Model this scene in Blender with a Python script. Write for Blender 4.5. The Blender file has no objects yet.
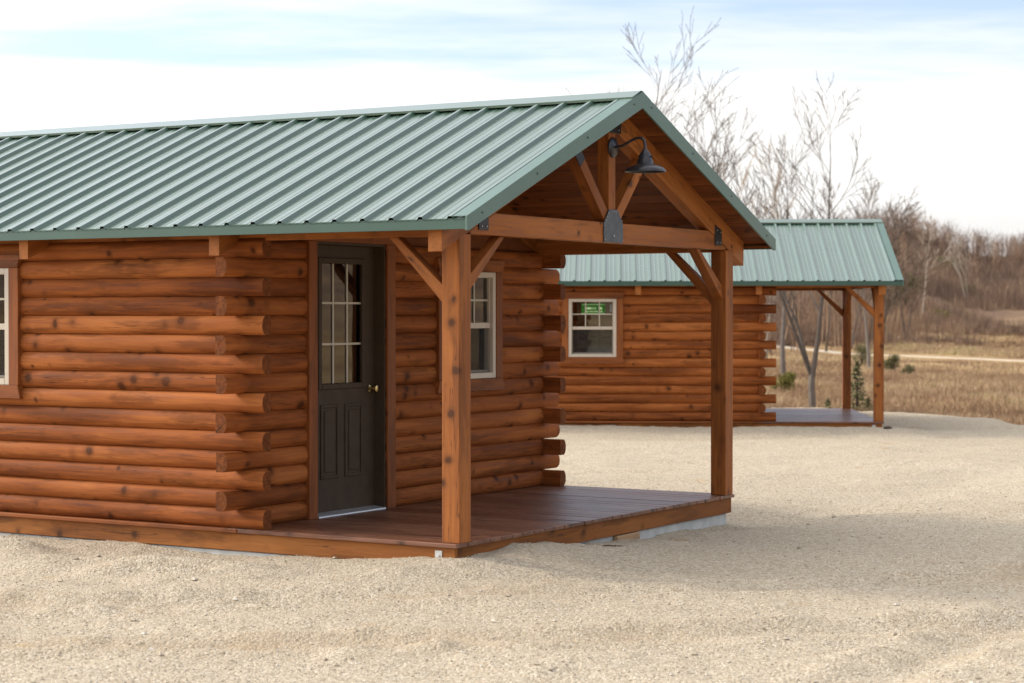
import bpy, bmesh, math, random
import numpy as np
from mathutils import Vector, Matrix
R = math.radians
rng = random.Random(7)
scene = bpy.context.scene
COL = scene.collection
scene.cycles.max_bounces = 8
scene.cycles.transparent_max_bounces = 12
scene.cycles.use_denoising = True

# ------------------------------------------------------------------ helpers
def tag(o, label=None, cat=None, group=None, kind=None):
    if label: o['label'] = label
    if cat: o['category'] = cat
    if group: o['group'] = group
    if kind: o['kind'] = kind
    return o

def empty(name, loc=(0, 0, 0), rz=0.0):
    o = bpy.data.objects.new(name, None)
    o.empty_display_size = 0.3
    o.location = loc
    o.rotation_euler = (0, 0, rz)
    COL.objects.link(o)
    return o

class MB:
    """collects pieces; build() links them as one mesh object"""
    def __init__(s):
        s.v = []; s.f = []; s.w = []; s.t = []; s.e = {}
    def add(s, verts, faces, axis=None, tone=None):
        """axis: 3x3 rows (along, a, b) used for the wood-grain coordinate"""
        n = len(s.v)
        tone = rng.random() if tone is None else tone
        off = Vector((rng.uniform(-40, 40), rng.uniform(-40, 40), rng.uniform(-40, 40)))
        if axis is None: axis = (Vector((1, 0, 0)), Vector((0, 1, 0)), Vector((0, 0, 1)))
        for p in verts:
            p = Vector(p)
            s.v.append(p)
            s.w.append(Vector((p.dot(axis[0]), p.dot(axis[1]), p.dot(axis[2]))) + off)
            s.t.append(tone)
        for f in faces: s.f.append([i + n for i in f])
    def box(s, a, b, axis='x', tone=None):
        (x0, y0, z0), (x1, y1, z1) = a, b
        vs = [(x0, y0, z0), (x1, y0, z0), (x1, y1, z0), (x0, y1, z0), (x0, y0, z1), (x1, y0, z1), (x1, y1, z1), (x0, y1, z1)]
        fs = [(3, 2, 1, 0), (4, 5, 6, 7), (0, 1, 5, 4), (1, 2, 6, 5), (2, 3, 7, 6), (3, 0, 4, 7)]
        s.add(vs, fs, AX[axis], tone)
    def prism(s, poly, ext, axis=None, tone=None, captone=None, edgetone=None):
        """poly: planar list of 3D points; ext: extrusion vector"""
        ext = Vector(ext); n = len(poly)
        P = [Vector(p) for p in poly]
        nrm = Vector((0, 0, 0))
        for i in range(n): nrm += (P[i] - P[0]).cross(P[(i + 1) % n] - P[0])
        if nrm.dot(ext) < 0: P.reverse()
        vs = P + [p + ext for p in P]
        fs = [list(range(n))[::-1], [i + n for i in range(n)]]
        if captone is not None:
            fs = []
            tn = rng.random() if tone is None else tone
            for pl, order in ((P, list(range(n))[::-1]), (vs[n:], list(range(n)))):
                b0 = len(s.v); s.add(pl, [order], axis, tn + captone)
                cc = sum(pl, Vector((0, 0, 0))) / n + axis[1] * rng.uniform(-.05, .03) + axis[2] * rng.uniform(-.02, .02)
                for i, p in enumerate(pl): s.e[b0 + i] = Vector(((p - cc).dot(axis[1]), (p - cc).dot(axis[2]), 1.0))
            tone = tn
        for i in range(n):
            j = (i + 1) % n
            if edgetone and (vs[i] + vs[j]).dot(edgetone[0]) / 2 > edgetone[1]:
                s.add([vs[i], vs[j], vs[j + n], vs[i + n]], [[0, 1, 2, 3]], axis, edgetone[2]); continue
            fs.append([i, j, j + n, i + n])
        s.add(vs, fs, axis, tone)
    def bar(s, p, q, w, h, side, tone=None):
        """rectangular bar from p to q; side = direction of width w, h the other"""
        p, q, side = Vector(p), Vector(q), Vector(side).normalized()
        d = (q - p).normalized(); up = side.cross(d).normalized()
        a = [p + side * (sx * w / 2) + up * (sy * h / 2) for sx, sy in ((-1, -1), (1, -1), (1, 1), (-1, 1))]
        s.prism(a, q - p, (d, side, up), tone)
    def tube(s, pts, rad, n=8, tone=None, cap=True):
        pts = [Vector(p) for p in pts]
        if not isinstance(rad, (list, tuple)): rad = [rad] * len(pts)
        vs = []; fs = []
        prev = None
        for i, p in enumerate(pts):
            d = (pts[min(i + 1, len(pts) - 1)] - pts[max(i - 1, 0)]).normalized()
            if prev is None:
                a = d.orthogonal().normalized()
            else:
                a = (prev - d * prev.dot(d)).normalized()
            prev = a; b = d.cross(a)
            for k in range(n):
                t = 2 * math.pi * k / n
                vs.append(p + (a * math.cos(t) + b * math.sin(t)) * rad[i])
        for i in range(len(pts) - 1):
            for k in range(n):
                k2 = (k + 1) % n
                fs.append((i * n + k, i * n + k2, (i + 1) * n + k2, (i + 1) * n + k))
        if cap:
            fs.append(list(range(n))[::-1]); fs.append([(len(pts) - 1) * n + k for k in range(n)])
        d = (pts[-1] - pts[0]).normalized(); a = d.orthogonal().normalized()
        s.add(vs, fs, (d, a, d.cross(a)), tone)
    def lathe(s, c, prof, axis=(0, 0, 1), n=32, tone=None):
        c = Vector(c); ax = Vector(axis).normalized(); a = ax.orthogonal().normalized(); b = ax.cross(a)
        vs = []; fs = []
        for (r, h) in prof:
            for k in range(n):
                t = 2 * math.pi * k / n
                vs.append(c + ax * h + (a * math.cos(t) + b * math.sin(t)) * r)
        for i in range(len(prof) - 1):
            for k in range(n):
                k2 = (k + 1) % n
                fs.append((i * n + k, i * n + k2, (i + 1) * n + k2, (i + 1) * n + k))
        s.add(vs, fs, None, tone)
    def build(s, name, mat, parent=None, bevel=0.0, smooth=False, loc=None, seg=1):
        me = bpy.data.meshes.new(name)
        bm = bmesh.new()
        lw = bm.verts.layers.float_vector.new('wc'); lt = bm.verts.layers.float.new('tone'); le = bm.verts.layers.float_vector.new('endgrain') if s.e else None
        bv = []
        o3 = Vector(loc) if loc else Vector((0, 0, 0))
        for i, (p, w, t) in enumerate(zip(s.v, s.w, s.t)):
            q = bm.verts.new(p - o3); q[lw] = w; q[lt] = t; bv.append(q)
            if i in s.e: q[le] = s.e[i]
        for f in s.f:
            try: bm.faces.new([bv[i] for i in f])
            except ValueError: pass
        bm.normal_update()
        if bevel > 0:
            es = [e for e in bm.edges if len(e.link_faces) == 2 and e.calc_face_angle(0) > 0.55]
            bmesh.ops.bevel(bm, geom=es, offset=bevel, segments=seg, profile=0.5, affect='EDGES', clamp_overlap=True)
        if smooth:
            for f in bm.faces: f.smooth = True
            for e in bm.edges:
                if len(e.link_faces) == 2 and e.calc_face_angle(0) > 0.75: e.smooth = False
        bm.to_mesh(me); bm.free()
        me.materials.append(mat)
        o = bpy.data.objects.new(name, me)
        if loc: o.location = loc
        COL.objects.link(o)
        if parent: o.parent = parent
        return o
X3, Y3, Z3 = Vector((1, 0, 0)), Vector((0, 1, 0)), Vector((0, 0, 1))
AX = {'x': (X3, Y3, Z3), 'y': (Y3, X3, Z3), 'z': (Z3, X3, Y3)}

def copy_tree(o, parent=None):
    c = o.copy(); COL.objects.link(c); c.parent = parent
    for ch in o.children: copy_tree(ch, c)
    return c

def np_mesh(name, V, F, mat, tone=None, smooth=False, loc=(0, 0, 0)):
    """big mesh from arrays; F is (n,3) or (n,4)"""
    me = bpy.data.meshes.new(name)
    V = np.asarray(V, dtype=np.float32); F = np.asarray(F, dtype=np.int32)
    me.vertices.add(len(V)); me.vertices.foreach_set('co', V.ravel())
    k = F.shape[1]
    me.loops.add(F.size); me.loops.foreach_set('vertex_index', F.ravel())
    me.polygons.add(len(F))
    me.polygons.foreach_set('loop_start', np.arange(0, F.size, k, dtype=np.int32))
    me.polygons.foreach_set('use_smooth', np.full(len(F), smooth))
    me.update(calc_edges=True)
    if tone is not None:
        a = me.attributes.new('tone', 'FLOAT', 'POINT'); a.data.foreach_set('value', np.asarray(tone, dtype=np.float32))
    me.materials.append(mat)
    o = bpy.data.objects.new(name, me); COL.objects.link(o); o.location = loc
    return o

def vnoise(x, y, seed=0):
    """smooth 2-D value noise in [-1,1]"""
    x = np.asarray(x, float); y = np.asarray(y, float)
    xi = np.floor(x).astype(np.int64); yi = np.floor(y).astype(np.int64)
    fx = x - xi; fy = y - yi
    fx = fx * fx * fx * (fx * (fx * 6 - 15) + 10); fy = fy * fy * fy * (fy * (fy * 6 - 15) + 10)
    def h(a, b):
        n = (a * 374761393 + b * 668265263 + seed * 974634541) & 0xFFFFFFFF
        n = ((n ^ (n >> 13)) * 1274126177) & 0xFFFFFFFF
        n = (n ^ (n >> 16)) & 0xFFFFFFFF
        return n / 2147483648.0 - 1
    return (h(xi, yi) * (1 - fx) + h(xi + 1, yi) * fx) * (1 - fy) + (h(xi, yi + 1) * (1 - fx) + h(xi + 1, yi + 1) * fx) * fy

def sst(a, b, x):
    t = np.clip((np.asarray(x, float) - a) / (b - a), 0, 1)
    return t * t * (3 - 2 * t)

# ------------------------------------------------------------------ materials
class NT:
    def __init__(s, name):
        s.m = bpy.data.materials.new(name); s.m.use_nodes = True
        s.t = s.m.node_tree; s.t.nodes.clear()
        s.out = s.n('ShaderNodeOutputMaterial'); s.b = s.n('ShaderNodeBsdfPrincipled')
        s.l(s.b.outputs[0], s.out.inputs[0])
    def n(s, kind, **kw):
        o = s.t.nodes.new(kind)
        for k, v in kw.items(): setattr(o, k, v)
        return o
    def l(s, a, b): s.t.links.new(a, b)
    def attr(s, name): return s.n('ShaderNodeAttribute', attribute_name=name)
    def mapping(s, src, scale, loc=(0, 0, 0)):
        m = s.n('ShaderNodeMapping'); m.inputs['Scale'].default_value = scale; m.inputs['Location'].default_value = loc
        s.l(src, m.inputs[0]); return m.outputs[0]
    def noise(s, vec, scale, detail=4, rough=0.55, dist=0.0):
        m = s.n('ShaderNodeTexNoise'); m.inputs['Scale'].default_value = scale; m.inputs['Detail'].default_value = detail
        m.inputs['Roughness'].default_value = rough; m.inputs['Distortion'].default_value = dist
        if vec is not None: s.l(vec, m.inputs['Vector'])
        return m
    def ramp(s, fac, stops):
        r = s.n('ShaderNodeValToRGB'); e = r.color_ramp.elements
        while len(e) < len(stops): e.new(0.5)
        for q, (p, c) in zip(e, stops): q.position = p; q.color = (*c, 1)
        s.l(fac, r.inputs[0]); return r.outputs[0]
    def math(s, op, a, b=None, c=None, clamp=False):
        m = s.n('ShaderNodeMath', operation=op); m.use_clamp = clamp
        for i, v in enumerate((a, b, c)):
            if v is None: continue
            if isinstance(v, (int, float)): m.inputs[i].default_value = v
            else: s.l(v, m.inputs[i])
        return m.outputs[0]
    def mapr(s, v, a, b, c=0.0, d=1.0):
        m = s.n('ShaderNodeMapRange', interpolation_type='SMOOTHSTEP'); s.l(v, m.inputs[0])
        for i, q in enumerate((a, b, c, d)): m.inputs[i + 1].default_value = q
        return m.outputs[0]
    def mix(s, fac, a, b, mode='MIX'):
        m = s.n('ShaderNodeMix', data_type='RGBA', blend_type=mode)
        if isinstance(fac, (int, float)): m.inputs[0].default_value = fac
        else: s.l(fac, m.inputs[0])
        for i, v in ((6, a), (7, b)):
            if isinstance(v, tuple): m.inputs[i].default_value = (*v, 1)
            else: s.l(v, m.inputs[i])
        return m.outputs[2]
    def bump(s, h, strength, dist):
        m = s.n('ShaderNodeBump'); m.inputs['Strength'].default_value = strength; m.inputs['Distance'].default_value = dist
        s.l(h, m.inputs['Height']); s.l(m.outputs[0], s.b.inputs['Normal'])
    def set(s, **kw):
        for k, v in kw.items():
            i = s.b.inputs[k]
            if isinstance(v, (int, float)): i.default_value = v
            elif isinstance(v, tuple): i.default_value = (*v, 1) if len(v) == 3 else v
            else: s.l(v, i)
        return s.m

def wood(name, dark, mid, light, knots=0.42, rough=(0.42, 0.62), spec=0.4, bump=0.25):
    k = NT(name)
    wc = k.attr('wc').outputs['Vector']; tone = k.attr('tone').outputs['Fac']
    fine = k.noise(k.mapping(wc, (2.2, 38, 38)), 1.0, 6, 0.6, 0.6).outputs['Fac']
    broad = k.noise(k.mapping(wc, (0.55, 5, 5)), 1.0, 3, 0.5, 0.8).outputs['Fac']
    f = k.math('ADD', k.math('MULTIPLY', fine, 0.42), k.math('MULTIPLY', broad, 0.50))
    f = k.math('ADD', f, k.math('SUBTRACT', k.math('MULTIPLY', tone, 0.13), 0.025))
    col = k.ramp(f, [(0.33, dark), (0.5, mid), (0.67, light)])
    # knots: a few of the cells of a 3-D voronoi, with a dark ring and heart
    warp = k.n('ShaderNodeVectorMath', operation='ADD')
    nz = k.noise(wc, 9.0, 2).outputs['Color']
    sc = k.n('ShaderNodeVectorMath', operation='SCALE'); k.l(nz, sc.inputs[0]); sc.inputs['Scale'].default_value = 0.05
    k.l(wc, warp.inputs[0]); k.l(sc.outputs[0], warp.inputs[1])
    vo = k.n('ShaderNodeTexVoronoi', feature='F1'); vo.inputs['Scale'].default_value = 6.6
    k.l(warp.outputs[0], vo.inputs['Vector'])
    sep = k.n('ShaderNodeSeparateColor'); k.l(vo.outputs['Color'], sep.inputs[0])
    pick = k.math('LESS_THAN', sep.outputs[0], knots)
    kd = k.math('DIVIDE', vo.outputs['Distance'], k.math('ADD', 0.45, k.math('MULTIPLY', sep.outputs[1], 0.85)))
    halo = k.math('MULTIPLY', pick, k.mapr(kd, 0.46, 0.12))
    core = k.math('MULTIPLY', pick, k.mapr(kd, 0.25, 0.11))
    col = k.mix(k.math('MULTIPLY', halo, 0.55), col, tuple(c * 0.42 for c in mid))
    col = k.mix(k.math('MULTIPLY', core, 0.75), col, tuple(c * 0.16 for c in mid))
    # weather smudges: stretched darker patches in the stain
    sm = k.mapr(k.noise(k.mapping(wc, (1.6, 9, 9)), 1.0, 4, 0.6).outputs['Fac'], 0.52, 0.64)
    col = k.mix(k.math('MULTIPLY', sm, 0.5), col, tuple(c * 0.4 for c in mid))
    # drying checks along the grain
    ck = k.noise(k.mapping(wc, (0.9, 34, 34), (3.1, 7.7, 1.3)), 1.0, 3, 0.5, 0.4).outputs['Fac']
    cm = k.mapr(k.noise(k.mapping(wc, (0.8, 6, 6), (9, 2, 5)), 1.0, 2).outputs['Fac'], 0.50, 0.60)
    crack = k.math('MULTIPLY', k.mapr(k.math('ABSOLUTE', k.math('SUBTRACT', ck, 0.5)), 0.014, 0.004), cm)
    col = k.mix(k.math('MULTIPLY', crack, 0.7), col, tuple(c * 0.2 for c in mid))
    # sawn ends: growth rings, radial splits, darker stain
    eg = k.attr('endgrain').outputs['Vector']; se = k.n('ShaderNodeSeparateXYZ'); k.l(eg, se.inputs[0])
    flag = k.math('GREATER_THAN', se.outputs[2], 0.5)
    rr = k.math('SQRT', k.math('ADD', k.math('MULTIPLY', se.outputs[0], se.outputs[0]), k.math('MULTIPLY', se.outputs[1], se.outputs[1])))
    rn = k.noise(k.mapping(wc, (30, 30, 30)), 1.0, 3).outputs['Fac']
    ring = k.math('SINE', k.math('ADD', k.math('MULTIPLY', rr, 620), k.math('MULTIPLY', rn, 7)))
    ecol = k.ramp(k.math('ADD', k.math('MULTIPLY', ring, 0.22), rn), [(0.25, tuple(c * .28 for c in mid)), (0.55, tuple(c * .55 for c in mid)), (0.85, tuple(c * .9 for c in mid))])
    an = k.math('ARCTAN2', se.outputs[1], se.outputs[0])
    spl = k.mapr(k.math('ABSOLUTE', k.math('SINE', k.math('ADD', k.math('MULTIPLY', an, 1.5), k.math('MULTIPLY', tone, 9)))), 0.10, 0.02)
    ecol = k.mix(k.math('MULTIPLY', spl, 0.8), ecol, tuple(c * .1 for c in mid))
    col = k.mix(flag, col, ecol)
    k.bump(k.math('SUBTRACT', f, k.math('MULTIPLY', crack, 0.6)), bump, 0.006)
    r = k.mapr(fine, 0.3, 0.7, rough[0], rough[1])
    m = k.set(**{'Base Color': col, 'Roughness': r, 'Specular IOR Level': spec})
    return m

M = {}
M['log'] = wood('stained_log', (0.118, 0.031, 0.0075), (0.290, 0.083, 0.0185), (0.44, 0.146, 0.037), knots=0.42, rough=(0.6, 0.8), spec=0.14)
M['timber'] = wood('stained_timber', (0.14, 0.039, 0.008), (0.28, 0.087, 0.0165), (0.41, 0.140, 0.030), knots=0.30, rough=(0.5, 0.7), spec=0.25)
M['trim'] = wood('stained_trim', (0.15, 0.040, 0.009), (0.24, 0.070, 0.0145), (0.33, 0.102, 0.023), knots=0.14, rough=(0.5, 0.7), spec=0.25)
M['deck'] = wood('weathered_deck', (0.085, 0.032, 0.016), (0.155, 0.062, 0.032), (0.25, 0.115, 0.064), knots=0.2, rough=(0.26, 0.46), spec=0.5)
M['board'] = wood('tongue_and_groove', (0.095, 0.026, 0.007), (0.175, 0.050, 0.0115), (0.27, 0.086, 0.021), knots=0.4, rough=(0.55, 0.75), spec=0.2)  # base colour darkened to carry some of the shade under the roof
M['rim'] = wood('stained_rim_board', (0.14, 0.042, 0.009), (0.235, 0.078, 0.0155), (0.33, 0.122, 0.027), knots=0.4, rough=(0.55, 0.75), spec=0.2)
M['raw'] = wood('pale_block_wood', (0.30, 0.17, 0.08), (0.42, 0.26, 0.13), (0.5, 0.33, 0.18), knots=0.1)

def metal_green():
    k = NT('green_painted_steel')
    tc = k.n('ShaderNodeTexCoord').outputs['Object']
    n1 = k.noise(tc, 1.3, 4).outputs['Fac']; n2 = k.noise(tc, 0.8, 3).outputs['Fac']
    f = k.math('ADD', k.math('MULTIPLY', n1, 0.6), k.math('MULTIPLY', n2, 0.4))
    col = k.ramp(f, [(0.3, (0.064, 0.118, 0.078)), (0.7, (0.080, 0.138, 0.094))])
    k.bump(k.noise(tc, 1.6, 1).outputs['Fac'], 0.05, 0.02)
    return k.set(**{'Base Color': col, 'Roughness': k.mapr(n2, 0.3, 0.7, 0.24, 0.36), 'Specular IOR Level': 0.7, 'Coat Weight': 0.42, 'Coat Roughness': 0.25, 'Coat IOR': 1.6})
M['metal'] = metal_green()

def plain(name, col, rough=0.5, metallic=0.0, var=0.15, scale=6.0, spec=0.5, bump=0.0, bscale=60):
    k = NT(name)
    tc = k.n('ShaderNodeTexCoord').outputs['Object']
    n = k.noise(tc, scale, 5, 0.6).outputs['Fac']
    c = k.ramp(n, [(0.3, tuple(q * (1 - var) for q in col)), (0.7, tuple(min(1, q * (1 + var)) for q in col))])
    if bump: k.bump(k.noise(tc, bscale, 4).outputs['Fac'], bump, 0.004)
    return k.set(**{'Base Color': c, 'Roughness': rough, 'Metallic': metallic, 'Specular IOR Level': spec})
M['trim_metal'] = plain('green_trim_steel', (0.085, 0.150, 0.118), 0.42, 0, 0.08, 3, 0.5)
M['eave_metal'] = plain('green_eave_steel', (0.040, 0.088, 0.060), 0.42, 0, 0.08, 3, 0.5)
M['black'] = plain('black_powder_steel', (0.018, 0.018, 0.020), 0.45, 0.3, 0.2)
M['gusset'] = plain('grey_steel_plate', (0.075, 0.085, 0.095), 0.42, 0.5, 0.25, 12)
M['bolt'] = plain('zinc_bolt', (0.45, 0.44, 0.42), 0.35, 0.9, 0.1)
M['lamp'] = plain('dark_bronze_enamel', (0.030, 0.028, 0.030), 0.33, 0.15, 0.3, 14, 0.6)
M['door'] = plain('dark_brown_door_paint', (0.066, 0.044, 0.027), 0.6, 0, 0.12, 9, 0.15, 0.25, 45)
M['brass'] = plain('brass', (0.62, 0.46, 0.22), 0.28, 1.0, 0.1)
M['sill'] = plain('pale_aluminium', (0.55, 0.54, 0.52), 0.4, 0.5, 0.1)
M['vinyl'] = plain('almond_vinyl', (0.56, 0.47, 0.36), 0.4, 0, 0.06)
M['grille'] = plain('grille_bar', (0.50, 0.43, 0.32), 0.45, 0, 0.06)
M['screw'] = plain('dark_screw', (0.03, 0.04, 0.035), 0.5)
M['concrete'] = plain('concrete', (0.50, 0.50, 0.46), 0.85, 0, 0.15, 9, 0.2, 0.5, 40)
M['sticker'] = plain('green_sticker', (0.10, 0.42, 0.05), 0.5, 0, 0.08)
M['stickmark'] = plain('pale_sticker_print', (0.55, 0.75, 0.35), 0.5, 0, 0.08)
M['galv'] = plain('galvanised_strap', (0.55, 0.54, 0.50), 0.5, 0.4, 0.15, 20)
M['white'] = plain('off_white_card', (0.7, 0.68, 0.62), 0.6)
M['plaster'] = plain('pale_pine_interior', (0.33, 0.2, 0.09), 0.6)
M['bulb'] = plain('frosted_bulb', (0.7, 0.68, 0.62), 0.3)

def glass():
    k = NT('window_glass')
    k.t.nodes.remove(k.b)
    tr = k.n('ShaderNodeBsdfTransparent'); tr.inputs[0].default_value = (0.62, 0.65, 0.62, 1)
    gl = k.n('ShaderNodeBsdfGlossy'); gl.inputs['Roughness'].default_value = 0.015
    fr = k.n('ShaderNodeFresnel'); fr.inputs['IOR'].default_value = 2.2
    tc = k.n('ShaderNodeTexCoord').outputs['Object']
    bp = k.n('ShaderNodeBump'); bp.inputs['Strength'].default_value = 0.03; bp.inputs['Distance'].default_value = 0.02
    k.l(k.noise(tc, 2.5, 1).outputs['Fac'], bp.inputs['Height']); k.l(bp.outputs[0], gl.inputs['Normal'])
    mx = k.n('ShaderNodeMixShader'); k.l(fr.outputs[0], mx.inputs[0]); k.l(tr.outputs[0], mx.inputs[1]); k.l(gl.outputs[0], mx.inputs[2])
    k.l(mx.outputs[0], k.out.inputs[0])
    return k.m
M['glass'] = glass()

def screen():
    k = NT('insect_screen')
    k.t.nodes.remove(k.b)
    tr = k.n('ShaderNodeBsdfTransparent'); df = k.n('ShaderNodeBsdfDiffuse'); df.inputs[0].default_value = (0.05, 0.05, 0.048, 1)
    mx = k.n('ShaderNodeMixShader'); mx.inputs[0].default_value = 0.22
    k.l(tr.outputs[0], mx.inputs[1]); k.l(df.outputs[0], mx.inputs[2]); k.l(mx.outputs[0], k.out.inputs[0])
    return k.m
M['screen'] = screen()

def gravel_mat():
    k = NT('crushed_limestone')
    tc = k.n('ShaderNodeTexCoord').outputs['Object']
    flat = k.mapping(tc, (1, 1, 0.6))
    big = k.noise(k.mapping(tc, (0.16, 0.5, 0.3)), 1.0, 5, 0.6, 0.4).outputs['Fac']
    midn = k.noise(k.mapping(tc, (0.9, 2.6, 1)), 1.0, 5, 0.65).outputs['Fac']
    v1 = k.n('ShaderNodeTexVoronoi', feature='F1'); v1.inputs['Scale'].default_value = 58; k.l(flat, v1.inputs['Vector'])
    v2 = k.n('ShaderNodeTexVoronoi', feature='F1'); v2.inputs['Scale'].default_value = 120; k.l(flat, v2.inputs['Vector'])
    s1 = k.n('ShaderNodeSeparateColor'); k.l(v1.outputs['Color'], s1.inputs[0])
    s2 = k.n('ShaderNodeSeparateColor'); k.l(v2.outputs['Color'], s2.inputs[0])
    f = k.math('ADD', k.math('MULTIPLY', s1.outputs[0], 0.5), k.math('MULTIPLY', s2.outputs[1], 0.5))
    grain = k.ramp(f, [(0.08, (0.277, 0.214, 0.142)), (0.35, (0.378, 0.302, 0.204)), (0.62, (0.487, 0.403, 0.287)), (0.95, (0.621, 0.550, 0.428))])
    base = k.ramp(big, [(0.33, (0.361, 0.286, 0.194)), (0.52, (0.470, 0.386, 0.273)), (0.72, (0.529, 0.449, 0.327))])
    col = k.mix(0.82, base, grain)
    damp = k.mapr(midn, 0.60, 0.76)
    col = k.mix(k.math('MULTIPLY', damp, 0.40), col, (0.353, 0.236, 0.124))
    col = k.mix(k.math('MULTIPLY', k.attr('tone').outputs['Fac'], 0.62), col, (0.385, 0.278, 0.168))
    clay = k.mapr(k.noise(tc, 1.7, 3, 0.5).outputs['Fac'], 0.66, 0.74)
    col = k.mix(k.math('MULTIPLY', clay, 0.5), col, (0.42, 0.25, 0.10))
    h = k.math('ADD', k.math('MULTIPLY', k.math('SUBTRACT', 1.0, v1.outputs['Distance']), 0.7), k.math('MULTIPLY', k.math('SUBTRACT', 1.0, v2.outputs['Distance']), 0.35))
    h = k.math('ADD', h, k.math('MULTIPLY', k.noise(tc, 14, 4, 0.6).outputs['Fac'], 1.4))
    k.bump(h, 0.8, 0.012)
    return k.set(**{'Base Color': col, 'Roughness': 0.95, 'Specular IOR Level': 0.15})
M['gravel'] = gravel_mat()

def toned(name, stops, rough=0.9, noise_scale=None, sheen=0.0):
    k = NT(name)
    t = k.attr('tone').outputs['Fac']
    if noise_scale:
        tc = k.n('ShaderNodeTexCoord').outputs['Object']
        t = k.math('ADD', k.math('MULTIPLY', t, 0.5), k.math('MULTIPLY', k.noise(tc, noise_scale, 4, 0.6).outputs['Fac'], 0.5))
    return k.set(**{'Base Color': k.ramp(t, stops), 'Roughness': rough, 'Specular IOR Level': 0.15})
M['pebble'] = toned('pebble_stone', [(0.0, (0.30, 0.24, 0.17)), (0.5, (0.50, 0.42, 0.31)), (1.0, (0.66, 0.60, 0.50))])
M['grass'] = toned('dry_grass', [(0.0, (0.15, 0.085, 0.052)), (0.3, (0.265, 0.166, 0.096)), (0.65, (0.405, 0.275, 0.158)), (0.92, (0.54, 0.40, 0.245)), (1.0, (0.34, 0.32, 0.11))])
M['scrub'] = toned('bare_scrub', [(0.0, (0.11, 0.072, 0.056)), (0.4, (0.20, 0.132, 0.094)), (0.75, (0.32, 0.205, 0.125)), (1.0, (0.44, 0.315, 0.185))])
M['bark'] = toned('pale_bark', [(0.25, (0.085, 0.068, 0.054)), (0.5, (0.155, 0.128, 0.104)), (0.8, (0.25, 0.212, 0.175))], 0.9, 3.0)
M['bark_dark'] = toned('brown_bark', [(0.25, (0.07, 0.05, 0.038)), (0.5, (0.125, 0.09, 0.066)), (0.8, (0.18, 0.14, 0.105))], 0.9, 3.0)
M['bark_white'] = toned('birch_bark', [(0.25, (0.25, 0.195, 0.145)), (0.5, (0.36, 0.29, 0.22)), (0.8, (0.45, 0.38, 0.30))], 0.9, 3.0)
M['needle'] = toned('evergreen_needles', [(0.0, (0.075, 0.07, 0.03)), (0.5, (0.14, 0.13, 0.055)), (1.0, (0.23, 0.19, 0.09))])
M['leaf_dark'] = toned('dark_olive_leaves', [(0.0, (0.04, 0.042, 0.014)), (0.5, (0.08, 0.078, 0.026)), (1.0, (0.13, 0.115, 0.045))])
M['leaf_olive'] = toned('olive_leaves', [(0.0, (0.09, 0.085, 0.018)), (0.5, (0.17, 0.15, 0.035)), (1.0, (0.26, 0.22, 0.06))])

def field_mat():
    k = NT('dry_field')
    tc = k.n('ShaderNodeTexCoord').outputs['Object']
    n1 = k.noise(k.mapping(tc, (0.03, 0.06, 0.05)), 1.0, 6, 0.65, 0.5).outputs['Fac']
    n2 = k.noise(tc, 0.9, 5, 0.65).outputs['Fac']
    t = k.attr('tone').outputs['Fac']           # 0 meadow .. 1 scrubby hillside
    meadow = k.ramp(n1, [(0.34, (0.24, 0.135, 0.068)), (0.5, (0.36, 0.24, 0.115)), (0.66, (0.45, 0.32, 0.165))])
    hill = k.ramp(n1, [(0.34, (0.15, 0.095, 0.072)), (0.5, (0.23, 0.15, 0.095)), (0.66, (0.36, 0.245, 0.13))])
    col = k.mix(t, meadow, hill)
    col = k.mix(k.math('MULTIPLY', k.mapr(n2, 0.4, 0.75), 0.45), col, (0.11, 0.07, 0.036))
    k.bump(n2, 0.6, 0.3)
    return k.set(**{'Base Color': col, 'Roughness': 1.0, 'Specular IOR Level': 0.05})
M['field'] = field_mat()
M['road'] = plain('pale_track_gravel', (0.54, 0.45, 0.33), 0.95, 0, 0.1, 0.4, 0.1)

# ------------------------------------------------------------------ cabin frame
W, HL, NL = 4.28, 0.1365, 15         # width, course height, number of courses
GY, BY = 1.77, 9.07                  # outer faces of the front and back gable walls
PITCH = 0.42
EAVE = 0.265
def ztop(x): return 2.134 + PITCH * ((x if x < W / 2 else W - x) + EAVE)
CX = W / 2
CAB1 = dict(loc=(-0.374, 13.18, 0.19), rz=math.atan2(0.855, 0.518))
CAB2 = dict(loc=(5.605, 30.35, 0.065), rz=math.atan2(1.0, 0.048))

def log_profile():
    pts = [(0.043, 0.0), (0.043, HL - 0.001)]
    for t in (1, .95, .88, .76, .58, .36, .12, -.12, -.36, -.58, -.76, -.88, -.95, -1):
        pts.append((0.140 - 0.035 * abs(t) ** 3.0, (HL - 0.001) / 2 * (1 + t)))
    return pts
LP = log_profile()
def add_log(mb, p0, axis, out, length, z):
    """p0: point on the back (inner) plane at the log's start"""
    p0 = Vector(p0); axis = Vector(axis); out = Vector(out)
    j = rng.uniform(-0.003, 0.003)
    poly = [p0 + out * (o + (j if o > 0 else 0)) + Vector((0, 0, z + h)) for o, h in LP]
    mb.prism(poly, axis * length, (axis, out, Z3), None, 0.0)

def spans(a, b, cuts):
    out = []; s = a
    for c0, c1 in sorted(cuts):
        if c0 > s: out.append((s, c0))
        s = max(s, c1)
    if s < b: out.append((s, b))
    return out
WZ0, WZ1 = 0.973, 1.862              # window frame heights
DX0, DX1, DZ = 0.850, 1.752, 2.05    # door opening
GW = (2.57, 3.35)                    # gable window
SW = (4.02, 4.75)                    # side window (along y)

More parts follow.
